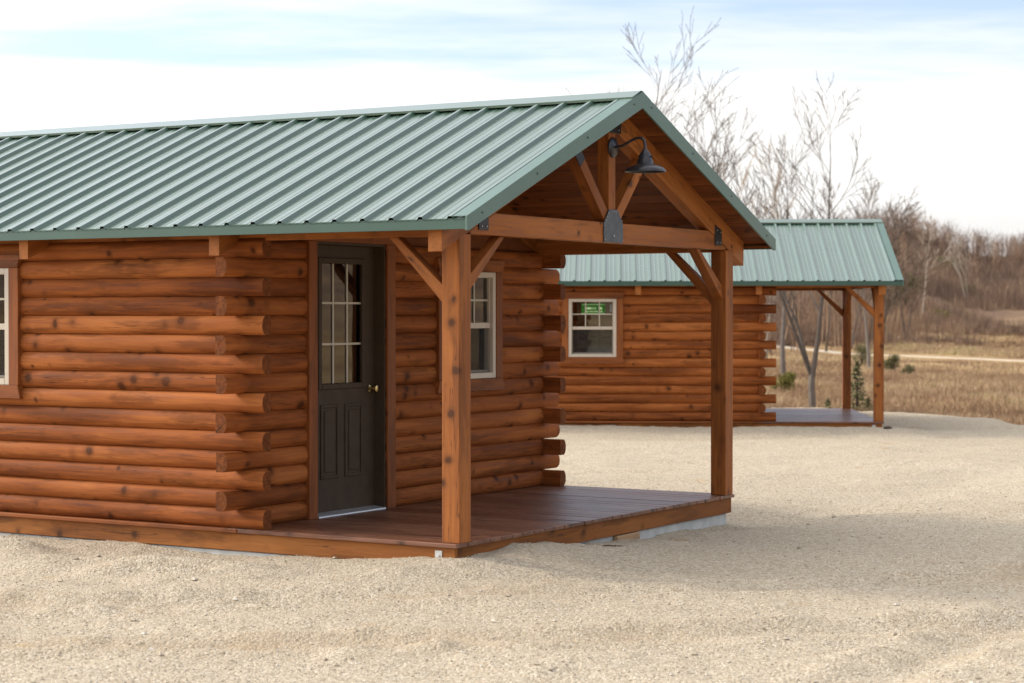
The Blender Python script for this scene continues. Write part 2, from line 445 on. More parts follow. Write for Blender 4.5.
def build_cabin(root):
    # --- side walls (logs along y) and gable walls (logs along x)
    for side in (0, 1):
        mb = MB()
        for k in range(NL):
            z = k * HL
            long = (k % 2 == 0)
            a, b = (GY - 0.17, BY + 0.17) if long else (GY + 0.10, BY - 0.10)
            cuts = [SW] if (z + HL > WZ0 + 0.02 and z < WZ1 - 0.02) else []
            for s, e in spans(a, b, cuts):
                if side == 0: add_log(mb, (0.14, s, 0), (0, 1, 0), (-1, 0, 0), e - s, z)
                else: add_log(mb, (W - 0.14, s, 0), (0, 1, 0), (1, 0, 0), e - s, z)
        mb.build('side_wall', M['log'], root, smooth=True)
    for end in (0, 1):
        mb = MB()
        for k in range(NL):
            z = k * HL
            a, b = (0.10, W - 0.10) if k % 2 == 0 else (-0.185, W + 0.185)
            cuts = []
            if end == 0:
                if z < DZ - 0.02: cuts.append((DX0, DX1))
                if z + HL > WZ0 + 0.02 and z < WZ1 - 0.02: cuts.append(GW)
            for s, e in spans(a, b, cuts):
                if end == 0: add_log(mb, (s, GY + 0.14, 0), (1, 0, 0), (0, -1, 0), e - s, z)
                else: add_log(mb, (s, BY - 0.14, 0), (1, 0, 0), (0, 1, 0), e - s, z)
        mb.build('gable_wall', M['log'], root, smooth=True)
        # horizontal boards closing the gable above the top log
        mb = MB(); z = NL * HL + 0.002
        y0, y1 = (GY + 0.075, GY + 0.10) if end == 0 else (BY - 0.10, BY - 0.075)
        while z < 3.0:
            h = 0.132
            def xr(zz):
                return CX - max(0.0, (3.08 - zz) / PITCH)
            xa, xb = max(0.02, xr(z)), max(0.02, xr(min(z + h, 3.05)))
            q = [(xa, y0, z), (W - xa, y0, z), (W - xb, y0, z + h), (xb, y0, z + h)]
            mb.prism(q, (0, y1 - y0, 0), AX['x'])
            z += h + 0.005
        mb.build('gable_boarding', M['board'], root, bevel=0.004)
    # --- base: floor, rim boards, ledge under the side logs
    mb = MB(); mb.box((0.15, GY + 0.15, -0.05), (W - 0.15, BY - 0.15, -0.002), 'y'); mb.build('inside_floor', M['raw'], root)
    rimz = (-0.155, -0.029)
    for side in (0, 1):
        mb = MB()
        x0, x1 = ((0.0, 0.035) if side == 0 else (W - 0.035, W))
        cuts = [0.0, 1.0, 5.05, BY] if side == 0 else [0.0, 4.3, BY]
        cuts = sorted(set([0.0, 4.15 if side == 0 else 4.3, BY]))
        for s, e in zip(cuts[:-1], cuts[1:]):
            mb.box((x0, s + 0.001, rimz[0]), (x1, e - 0.001, rimz[1]), 'y')
        mb.build('rim_board', M['rim'], root, bevel=0.003)
        mb = MB()
        xa, xb = ((-0.028, 0.10) if side == 0 else (W - 0.10, W + 0.028))
        mb.box((xa, GY + 0.045, -0.029), (xb, BY, -0.0015), 'y')
        mb.build('wall_ledge', M['trim'], root, bevel=0.004)
    mb = MB(); mb.box((0.036, 0.001, rimz[0]), (W - 0.036, 0.036, rimz[1]), 'x'); mb.build('rim_board', M['rim'], root, bevel=0.003)
    mb = MB(); mb.box((0.036, BY - 0.036, rimz[0]), (W - 0.036, BY, rimz[1]), 'x'); mb.build('rim_board', M['rim'], root, bevel=0.003)
    mb = MB(); x = -0.022; n = 30; bw = (W + 0.044) / n
    for i in range(n):
        j = rng.uniform(-0.006, 0.004)
        mb.box((x + 0.0025, -0.022 + j, -0.028), (x + bw - 0.0025, GY + 0.135, -0.001 + rng.uniform(-0.0012, 0.0012)), 'y')
        x += bw
    mb.build('porch_deck', M['deck'], root, bevel=0.003)
    # strap anchors on the rim, near front corner and along the side
    for yy in (0.10, 5.0):
        mb = MB(); mb.box((-0.006, yy, -0.19), (-0.001, yy + 0.055, -0.05), 'z')
        mb.lathe((-0.006, yy + 0.028, -0.085), [(0.011, 0), (0.011, 0.006), (0, 0.007)], (-1, 0, 0), 10)
        mb.build('anchor_strap', M['galv'], root)
    # --- posts and braces
    for x0 in (0.02, W - 0.16):
        mb = MB()
        a = 2.043
        mb.box((x0, -0.0225, 0.0), (x0 + 0.14, 0.1175, a), 'z')
        mb.build('post', M['timber'], root, bevel=0.006, seg=2)
    # braces across (towards the middle) and along (towards the wall)
    for s in (0, 1):
        mx = (lambda x: x) if s == 0 else (lambda x: W - x)
        mb = MB(); mb.bar((mx(0.11), 0.055, 1.655), (mx(0.62), 0.055, 2.10), 0.085, 0.095, (0, 1, 0)); cut(mb, 2.043, (mx(0.161), s))
        mb.build('brace', M['timber'], root, bevel=0.004)
        mb = MB(); mb.bar((mx(0.085), 0.06, 1.585), (mx(0.085), 0.52, 2.085), 0.085, 0.095, (1, 0, 0)); cut(mb, 2.028, None)
        mb.build('brace', M['timber'], root, bevel=0.004)
        # plate beam along the top of the wall, out over the porch
        mb = MB(); xa, xb = sorted((mx(0.035), mx(0.13))); mb.box((xa, 0.087, 2.028), (xb, BY, 2.175), 'y')
        mb.build('plate_beam', M['timber'], root, bevel=0.004)
    # --- rafters: porch truss, then every six feet; tails run out under the eaves
    def rafter(y0, y1, side, zlow=0.0):
        f = (lambda x: x) if side == 0 else (lambda x: W - x)
        rise = 1.92 - ztop(-0.19)
        top = lambda x: ztop(x) - 0.047
        bot = lambda x: ztop(x) + rise
        xs = (-0.19, CX - 0.001)
        q = [(f(xs[0]), y0, bot(xs[0])), (f(xs[1]), y0, bot(xs[1])), (f(xs[1]), y0, top(xs[1])), (f(xs[0]), y0, top(xs[0]))]
        d = Vector((f(1) - f(0), 0, PITCH)).normalized()
        mb = MB(); mb.prism(q, (0, y1 - y0, 0), (d, Y3, d.cross(Y3)), None, None, (Vector((-1 if side == 0 else 1, 0, 0)), .18 if side == 0 else W + .18, 1.25))
        mb.build('rafter', M['timber'], root)
    TY = (-0.020, 0.085)
    for side in (0, 1):
        rafter(TY[0], TY[1], side)
        for i in range(5):
            y = 1.83 + 1.82 * i
            rafter(y, y + 0.09, side)
    # tie beam: underside level, top trimmed to the underside of the rafters
    rise = 1.92 - ztop(-0.19)
    xb = -0.19 + (2.197 - 1.92) / PITCH
    q = [(0.16, TY[0] + .002, 2.044), (W - 0.16, TY[0] + .002, 2.044), (W - 0.16, TY[0] + .002, ztop(0.16) + rise - .003), (W - xb, TY[0] + .002, 2.194), (xb, TY[0] + .002, 2.194), (0.16, TY[0] + .002, ztop(.16) + rise - .003)]
    mb = MB(); mb.prism(q, (0, 0.10, 0), AX['x']); mb.build('tie_beam', M['timber'], root, bevel=0.004)
    zr = ztop(CX) + rise
    mb = MB(); mb.box((CX - 0.052, TY[0] + .004, 2.197), (CX + 0.052, TY[1] - .002, zr + 0.02), 'z'); mb.build('king_post', M['timber'], root, bevel=0.004)
    for s in (-1, 1):
        mb = MB(); xe = CX + s * 0.53; ze = ztop(xe) + rise
        mb.bar((CX + s * 0.055, 0.030, 2.205), (xe, 0.030, ze + 0.02), 0.09, 0.09, (0, 1, 0))
        st = mb.build('strut', M['timber'], root, bevel=0.003)
        mb = MB(); d = Vector((s * (0.53 - 0.055), 0, ze + 0.02 - 2.205)).normalized()
        e = Vector((xe, TY[0] - 0.003, ze))
        mb.bar(e - d * 0.09, e + d * 0.02, 0.006, 0.092, (0, 1, 0))
        mb.build('strut_plate', M['black'], st)
    # steel plates with bolts
    def plate(name, poly, mat, bolts, y=TY[0]):
        mb = MB(); mb.prism([(x, y - 0.008, z) for x, z in poly], (0, 0.0085, 0)); p = mb.build(name, mat, root, bevel=0.0015)
        for (x, z, r) in bolts:
            mb = MB(); mb.lathe((x, y - 0.007, z), [(r, 0), (r * .9, 0.007), (0, 0.009)], (0, -1, 0), 8)
            mb.build('bolt', M['bolt'], p)
    gz0, gz1 = 2.046, 2.292
    gp = [(CX - .150, gz0), (CX + .150, gz0), (CX + .150, gz0 + .14), (CX + .065, gz1), (CX - .065, gz1), (CX - .150, gz0 + .14)]
    gb = [(CX, gz0 + .05, .009)] + [(CX + dx, gz1 - .018, .005) for dx in (-.03, .0, .03)]
    for s in (-1, 1):
        gb += [(CX + s * .085, gz0 + .215, .005), (CX + s * .105, gz0 + .19, .005), (CX + s * .125, gz0 + .165, .005), (CX + s * .135, gz0 + .02, .005), (CX + s * .135, gz0 + .12, .005)]
    plate('gusset_plate', gp, M['gusset'], gb)
    for s in (-1, 1):
        f = (lambda x: x) if s < 0 else (lambda x: W - x)
        plate('joint_plate', [(f(.255), 2.075), (f(.375), 2.075), (f(.375), 2.245), (f(.255), 2.205)], M['black'], [(f(.285), 2.10, .006), (f(.345), 2.10, .006), (f(.345), 2.20, .006), (f(.285), 2.185, .006)])
    plate('ridge_plate', [(CX - .12, zr + .075), (CX - .12, zr - .035), (CX + .12, zr - .035), (CX + .12, zr + .075), (CX, zr + .125)], M['black'], [(CX - .08, zr - .01, .006), (CX + .08, zr - .01, .006), (CX - .08, zr + .05, .006), (CX + .08, zr + .05, .006)])
    # --- roof: boards (seen from below), metal panels, ridge cap, rakes and eaves
    RY0, RY1 = -0.252, BY + 0.30
    mb = MB()
    for side in (0, 1):
        f = (lambda x: x) if side == 0 else (lambda x: W - x)
        n = 18; x0 = -EAVE + 0.012; dx = (CX - x0 - 0.002) / n
        for i in range(n):
            a, b = x0 + i * dx + 0.0015, x0 + (i + 1) * dx - 0.0015
            za, zb = ztop(a) - 0.045, ztop(b) - 0.045
            q = [(f(a), RY0, za), (f(b), RY0, zb), (f(b), RY0, zb + 0.022), (f(a), RY0, za + 0.022)]
            mb.prism(q, (0, RY1 - RY0, 0), AX['y'])
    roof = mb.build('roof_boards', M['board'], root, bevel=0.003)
    pitch = 0.2286
    for side in (0, 1):
        f = (lambda x: x) if side == 0 else (lambda x: W - x)
        prof = []
        y = RY0 - 0.006
        ph = 0.09
        while y < RY1:
            for dy, h in ((0.0, 0), (0.012, 0.026), (0.036, 0.026), (0.058, 0), (0.094, 0), (0.102, 0.0035), (0.112, 0.0035), (0.120, 0), (0.155, 0), (0.163, 0.0035), (0.173, 0.0035), (0.181, 0)):
                prof.append((y + ph + dy, h))
            y += pitch
        prof = [(RY0 - 0.006, 0)] + [p for p in prof if p[0] < RY1] + [(RY1, 0)]
        xa, xe = -EAVE - 0.012, CX - 0.004
        V = []; F = []
        nrm = Vector((-PITCH, 0, 1)).normalized()
        xs = [xa, xa + .8, xa + 1.6, xe]
        for (yy, h) in prof:
            for x in xs:
                p = Vector((x, yy, ztop(x) - 0.012)) + nrm * h
                V.append((f(p.x), p.y, p.z))
        m = len(xs)
        for i in range(len(prof) - 1):
            for j in range(m - 1):
                q = (i * m + j, i * m + j + 1, (i + 1) * m + j + 1, (i + 1) * m + j)
                F.append(q if side == 1 else q[::-1])
        # second skin just below gives the sheet its thickness
        nv = len(V)
        V += [(v[0], v[1], v[2] - 0.0015) for v in V]
        F += [tuple(i + nv for i in q[::-1]) for q in F]
        mb = MB(); mb.add(V, F, None, 0.5)
        mb.build('roof_panel', M['metal'], root)
    mb = MB()
    pts = []
    for x in (-0.155, -0.02, 0.0, 0.02, 0.155):
        z = ztop(CX + min(0, -abs(x))) + 0.026 + (-0.004 if abs(x) < .001 else 0)
        pts.append((CX + x, z))
    lo = [(x, z - 0.003) for x, z in pts]
    lo[0] = (pts[0][0] + .003, pts[0][1] - .018); lo[-1] = (pts[-1][0] - .003, pts[-1][1] - .018)
    mb.prism([(x, RY0 - 0.012, z) for x, z in pts + lo[::-1]], (0, RY1 - RY0 + 0.012, 0))
    mb.build('ridge_cap', M['metal'], root)
    for side in (0, 1):
        f = (lambda x: x) if side == 0 else (lambda x: W - x)
        for (ya, yb, yf0, yf1) in ((RY0 - 0.022, RY0 - 0.007, RY0 - 0.022, RY0 + 0.085), (RY1 + 0.002, RY1 + 0.017, RY1 - 0.085, RY1 + 0.017)):
            mb = MB()
            xa, xb = -EAVE - 0.018, CX
            top = 0.012; dep = 0.108
            q = [(f(xa), ya, ztop(xa) + top), (f(xb), ya, ztop(xb) + top + (.012 if False else 0)), (f(xb), ya, ztop(xb) - dep), (f(xa + .02), ya, ztop(xa + .02) - dep + 0.02), (f(xa), ya, ztop(xa) - 0.078)]
            mb.prism(q, (0, yb - ya, 0), AX['x'], 0.5)
            # flange lying over the panel edge
            q = [(f(xa), yf0, ztop(xa) + top), (f(xb - .16), yf0, ztop(xb - .16) + top), (f(xb - .16), yf0, ztop(xb - .16) + top + .003), (f(xa), yf0, ztop(xa) + top + .003)]
            mb.prism(q, (0, yf1 - yf0, 0), AX['x'], 0.5)
            t = mb.build('rake_trim', M['trim_metal'], root)
            for i in range(4):
                mb = MB()
                x = -0.1 + i * 0.70
                z = ztop(x) - 0.035
                yy, dr = (ya, -1) if ya < 1 else (yb, 1)
                mb.lathe((f(x), yy, z), [(0.007, 0), (0.007, 0.004), (0, 0.006)], (0, dr, 0), 8)
                mb.build('trim_screw', M['screw'], t)
        mb = MB()
        xe = -EAVE - 0.004
        z0, z1 = ztop(-EAVE) - 0.077, ztop(-EAVE) - 0.008
        xs = sorted((f(xe - 0.006), f(xe + 0.006)))
        mb.box((xs[0], RY0 - 0.006, z0), (xs[1], RY1, z1), 'y')
        xs = sorted((f(xe + 0.006), f(xe + 0.05)))
        mb.box((xs[0], RY0, z0 + 0.001), (xs[1], RY1, z0 + 0.006), 'y')
        mb.build('eave_trim', M['eave_metal'], root)
        xs = sorted((f(xe + 0.0075), f(xe + 0.045)))
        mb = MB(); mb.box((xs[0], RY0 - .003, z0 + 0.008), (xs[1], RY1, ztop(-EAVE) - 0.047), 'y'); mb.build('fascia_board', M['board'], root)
    # --- door
    sy = GY + 0.10
    mb = MB(); sx0, sx1 = DX0 + 0.018, DX1 - 0.022; dz0, dz1 = 0.022, DZ - 0.02
    gx0, gx1, gzA, gzB = sx0 + 0.165, sx0 + 0.705, 0.975, 1.905
    Lx = [(sx0, gx0), (gx1, sx1)]
    for a, b in Lx: mb.box((a, sy, dz0), (b, sy + 0.045, dz1), 'z')
    mb.box((gx0, sy, dz0), (gx1, sy + 0.045, gzA), 'z'); mb.box((gx0, sy, gzB), (gx1, sy + 0.045, dz1), 'z')
    door = mb.build('door', M['door'], root)
    mb = MB()
    fw = 0.032
    for a, b in (((gx0 - fw, gzA - fw), (gx0 + .012, gzB + fw)), ((gx1 - .012, gzA - fw), (gx1 + fw, gzB + fw))): mb.box((a[0], sy - 0.014, a[1]), (b[0], sy - 0.0005, b[1]), 'z')
    for a, b in (((gx0 + .012, gzA - fw), (gx1 - .012, gzA + .012)), ((gx0 + .012, gzB - .012), (gx1 - .012, gzB + fw))): mb.box((a[0], sy - 0.014, a[1]), (b[0], sy - 0.0005, b[1]), 'z')
    mb.build('glazing_frame', M['door'], door, bevel=0.005)
    for (a, b) in ((sx0 + 0.165, sx0 + 0.395), (sx0 + 0.475, sx0 + 0.705)):
        z0, z1 = 0.27, 0.83
        mb = MB()
        w = 0.026
        for p, q in (((a, z0), (a + w, z1)), ((b - w, z0), (b, z1)), ((a + w, z0), (b - w, z0 + w)), ((a + w, z1 - w), (b - w, z1))):
            mb.box((p[0], sy - 0.010, p[1]), (q[0], sy - 0.0005, q[1]), 'z')
        mb.box((a + w + .022, sy - 0.008, z0 + w + .022), (b - w - .022, sy - 0.0005, z1 - w - .022), 'z')
        mb.build('raised_panel', M['door'], door, bevel=0.0045)
    mb = MB(); mb.box((gx0 - .002, sy + 0.018, gzA - .002), (gx1 + .002, sy + 0.024, gzB + .002), 'z'); mb.build('glass_pane', M['glass'], door)
    mb = MB()
    for i in (1, 2):
        x = gx0 + (gx1 - gx0) * i / 3; mb.box((x - .008, sy + 0.009, gzA), (x + .008, sy + 0.016, gzB), 'z')
        z = gzA + (gzB - gzA) * i / 3; mb.box((gx0, sy + 0.0085, z - .008), (gx1, sy + 0.0165, z + .008), 'x')
    mb.build('muntin', M['grille'], door)
    mb = MB(); kx = sx1 - 0.05; kz = 0.935
    mb.lathe((kx, sy - 0.001, kz), [(0.0, 0.0), (0.033, 0.0), (0.033, 0.006), (0.012, 0.012), (0.011, 0.035), (0.024, 0.043), (0.028, 0.055), (0.024, 0.066), (0.0, 0.070)], (0, -1, 0), 20)
    mb.build('door_knob', M['brass'], door, smooth=True)
    mb = MB()   # painted jamb lining
    mb.box((DX0 - .001, GY + 0.005, 0.0), (DX0 + .016, GY + 0.15, DZ), 'z'); mb.box((DX1 - .020, GY + 0.005, 0.0), (DX1 + .001, GY + 0.15, DZ), 'z'); mb.box((DX0 + .016, GY + 0.005, DZ - .018), (DX1 - .020, GY + 0.15, DZ), 'x')
    mb.build('door_jamb', M['door'], door)
    mb = MB(); mb.prism([(DX0 + .016, GY - .015, 0.0), (DX0 + .016, GY + .14, 0.0), (DX0 + .016, GY + .14, 0.024), (DX0 + .016, GY + .085, 0.022), (DX0 + .016, GY - .012, 0.010)], (DX1 - DX0 - .036, 0, 0)); mb.build('threshold', M['sill'], door)
    mb = MB()
    ty0, ty1 = GY - 0.018, GY + 0.0045
    mb.box((DX0 - .105, ty0, 0.0), (DX0, ty1 + .06, DZ), 'z'); mb.box((DX1, ty0, 0.0), (DX1 + .110, ty1 + .06, DZ), 'z'); mb.box((DX0 - .105, ty0 - .003, DZ + .001), (DX1 + .110, ty1 + .06, DZ + .10), 'x')
    mb.build('door_trim', M['trim'], door, bevel=0.003)
    # --- windows
    def window(o, u, out, a, b, grid=True):
        """o: wall reference point at z=0; u: along the wall; out: outward"""
        o = Vector(o); u = Vector(u); out = Vector(out)
        def bx(mb, u0, u1, z0, z1, d0, d1, ax):
            q = [o + u * u0 + out * d0 + Z3 * z0, o + u * u1 + out * d0 + Z3 * z0, o + u * u1 + out * d0 + Z3 * z1, o + u * u0 + out * d0 + Z3 * z1]
            mb.prism(q, out * (d1 - d0), (u, out, Z3) if ax == 'u' else (Z3, u, out))
        z0, z1 = WZ0, WZ1; fr = 0.048; zm = (z0 + z1) / 2 + .0
        mb = MB()
        bx(mb, a, a + fr, z0, z1, -0.09, 0.02, 'z'); bx(mb, b - fr, b, z0, z1, -0.09, 0.02, 'z')
        bx(mb, a + fr, b - fr, z0, z0 + fr, -0.09, 0.02, 'u'); bx(mb, a + fr, b - fr, z1 - fr, z1, -0.09, 0.02, 'u')
        w = mb.build('window', M['vinyl'], root, bevel=0.004)
        mb = MB()
        ia, ib = a + fr, b - fr
        bx(mb, ia, ib, zm - .026, zm + .022, -0.045, -0.006, 'u')
        bx(mb, ia, ia + .018, z0 + fr, zm - .026, -0.06, -0.018, 'z'); bx(mb, ib - .018, ib, z0 + fr, zm - .026, -0.06, -0.018, 'z')
        bx(mb, ia + .018, ib - .018, z0 + fr, z0 + fr + .022, -0.06, -0.018, 'u')
        bx(mb, ia, ia + .012, zm + .022, z1 - fr, -0.045, -0.008, 'z'); bx(mb, ib - .012, ib, zm + .022, z1 - fr, -0.045, -0.008, 'z')
        mb.build('sash', M['vinyl'], w, bevel=0.003)
        for (za, zb, d) in ((zm, z1 - fr + .002, -0.030), (z0 + fr - .002, zm, -0.052)):
            mb = MB(); bx(mb, ia, ib, za, zb, d - .004, d, 'z'); mb.build('glass_pane', M['glass'], w)
        mb = MB()
        for (za, zb, d) in ((zm + .022, z1 - fr, -0.022), (z0 + fr + .02, zm - .026, -0.064)):
            for i in (1, 2):
                q = ia + (ib - ia) * i / 3; bx(mb, q - .008, q + .008, za, zb, d - .006, d, 'z')
            bx(mb, ia, ib, (za + zb) / 2 - .008, (za + zb) / 2 + .008, d - .0065, d + .0005, 'u')
        mb.build('window_grille', M['grille'], w)
        mb = MB(); bx(mb, ia + .004, ib - .004, z0 + fr, zm - .02, -0.0125, -0.012, 'z'); mb.build('insect_screen', M['screen'], w)
        mb = MB()
        t0, t1 = -0.055, 0.026
        bx(mb, a - .10, a - .001, z0 - .001, z1 + .001, t0, t1, 'z'); bx(mb, b + .001, b + .10, z0 - .001, z1 + .001, t0, t1, 'z')
        for zz, h, s in ((z1 + .002, .10, 1), (z0 - .102, .10, -1)):
            e0, e1 = (.10, .125) if s > 0 else (.125, .10)
            q = [o + u * (a - e0) + out * (t0) + Z3 * zz, o + u * (b + e0) + out * t0 + Z3 * zz, o + u * (b + e1) + out * t0 + Z3 * (zz + h), o + u * (a - e1) + out * t0 + Z3 * (zz + h)]
            mb.prism(q, out * (t1 + .006 - t0), (u, out, Z3))
        mb.build('window_trim', M['trim'], w, bevel=0.003)
        return w
    window((0, GY, 0), (1, 0, 0), (0, -1, 0), *GW)
    sw = window((0, 0, 0), (0, 1, 0), (-1, 0, 0), *SW)
    window((W, 0, 0), (0, 1, 0), (1, 0, 0), *SW)
    # --- gooseneck lamp on the king post
    mb = MB(); lz = 2.755; ly = TY[0] + .004
    mb.lathe((CX, ly - .001, lz), [(0, 0), (0.075, 0), (0.075, 0.012), (0.055, 0.026), (0, 0.028)], (0, -1, 0), 24)
    lamp = mb.build('barn_lamp', M['lamp'], root, smooth=True)
    sc = (CX, ly - 0.275, 0)
    arm = [(CX, ly - .02, lz), (CX, ly - .08, lz + .008), (CX, ly - .16, lz + .045), (CX, ly - .205, lz + .062), (CX, ly - .245, lz + .062), (CX, ly - .267, lz + .042), (CX, ly - .275, lz + .010), (CX, ly - .275, lz - .035)]
    mb = MB(); mb.tube(arm, 0.0105, 10); mb.build('lamp_arm', M['lamp'], lamp, smooth=True)
    mb = MB(); top = lz - .03
    pr = [(0.0, 0.006), (0.018, 0.006), (0.022, -0.004), (0.030, -0.012), (0.040, -0.030), (0.050, -0.066), (0.058, -0.080), (0.060, -0.098), (0.074, -0.108), (0.108, -0.118), (0.138, -0.133), (0.153, -0.150), (0.156, -0.162), (0.151, -0.161), (0.135, -0.136), (0.106, -0.122), (0.07, -0.111), (0.045, -0.08), (0.0, -0.078)]
    mb.lathe((sc[0], sc[1], top), pr, (0, 0, 1), 40); mb.build('lamp_shade', M['lamp'], lamp, smooth=True)
    mb = MB(); mb.lathe((sc[0], sc[1], top), [(0.0, -0.15), (0.018, -0.147), (0.027, -0.128), (0.018, -0.10), (0.012, -0.08)], (0, 0, 1), 16); mb.build('bulb', M['bulb'], lamp, smooth=True)
    for a in (0.6, 2.7, 4.8):
        mb = MB()
        mb.lathe((sc[0] + .045 * math.cos(a), sc[1] + .045 * math.sin(a), top - .05), [(0.007, 0), (0.009, .012), (0, .016)], (math.cos(a), math.sin(a), 0.2), 10)
        mb.build('thumb_screw', M['black'], lamp)
    return sw

def cut(mb, zmax, post):
    """flatten a brace where it meets the beam above and the post beside it"""
    for p in mb.v:
        if p.z > zmax: 
            p.z = zmax

G_CAB = 'log cabins with green metal roofs'
cab1 = empty('log_cabin', CAB1['loc'], CAB1['rz'])
tag(cab1, 'large near log cabin with black barn lamp hanging in its porch gable', 'cabin', G_CAB)
build_cabin(cab1)
cab2 = copy_tree(cab1)
cab2.location = CAB2['loc']; cab2.rotation_euler = (0, 0, CAB2['rz'])
cab2['label'] = 'distant log cabin with a green sticker in its side window'
# sticker in the far cabin's side window (upper sash)
mb = MB(); mb.box((0.030, 4.19, 1.625), (0.032, 4.555, 1.79), 'y')
stk = mb.build('window_sticker', M['sticker'], cab2)
stk['label'] = 'green rectangular sticker with pale print behind the glass'
mb = MB()
for z, hh, segs in ((1.715, .034, ((4.24, 4.29), (4.335, 4.35), (4.37, 4.385), (4.40, 4.47), (4.475, 4.50))), (1.668, .014, ((4.23, 4.27), (4.30, 4.36), (4.375, 4.43), (4.44, 4.50))), (1.775, .006, ((4.20, 4.545),)), (1.638, .006, ((4.20, 4.545),))):
    for a, b in segs: mb.box((0.0275, a, z - hh / 2), (0.0285, b, z + hh / 2), 'y')
mb.build('sticker_print', M['stickmark'], stk)
mb = MB(); mb.box((0.030, 4.095, 1.66), (0.032, 4.118, 1.77), 'z'); mb.build('paper_tag', M['white'], cab2)

# --- what the near cabin stands on
def in_cab1(x, y, z=0.0):
    c, s = math.cos(CAB1['rz']), math.sin(CAB1['rz'])
    return (CAB1['loc'][0] + c * x - s * y, CAB1['loc'][1] + s * x + c * y, CAB1['loc'][2] + z)
slab = empty('foundation_pad', CAB1['loc'], CAB1['rz'])
mb = MB(); mb.box((0.015, 0.03, -0.36), (W - 0.03, BY - .02, -0.160), 'x'); s_ = mb.build('concrete_slab', M['concrete'], slab, bevel=0.006)
tag(slab, 'pale concrete pad showing under the near cabin\'s porch edge', 'foundation')
mb = MB(); mb.box((2.24, -0.012, -0.27), (2.60, 0.028, -0.161), 'x')
blk = mb.build('wood_block', M['raw'], None, bevel=0.004)
blk.location = CAB1['loc']; blk.rotation_euler = (0, 0, CAB1['rz'])
tag(blk, 'short pale wood offcut wedged under the porch rim beside the concrete', 'wood block')

# ------------------------------------------------------------------ ground
def edge(X, Y):
    a = Y - 37.4 - 0.5 * vnoise(X * .23, Y * 0, 5)
    b = (X - 6.75) * .823 + (Y - 35.3) * .57 + 0.35 * vnoise(X * .5, Y * .5, 9)
    h = 1.0
    k = np.clip(0.5 + 0.5 * (a - b) / h, 0, 1)
    return b * (1 - k) + a * k + h * k * (1 - k)

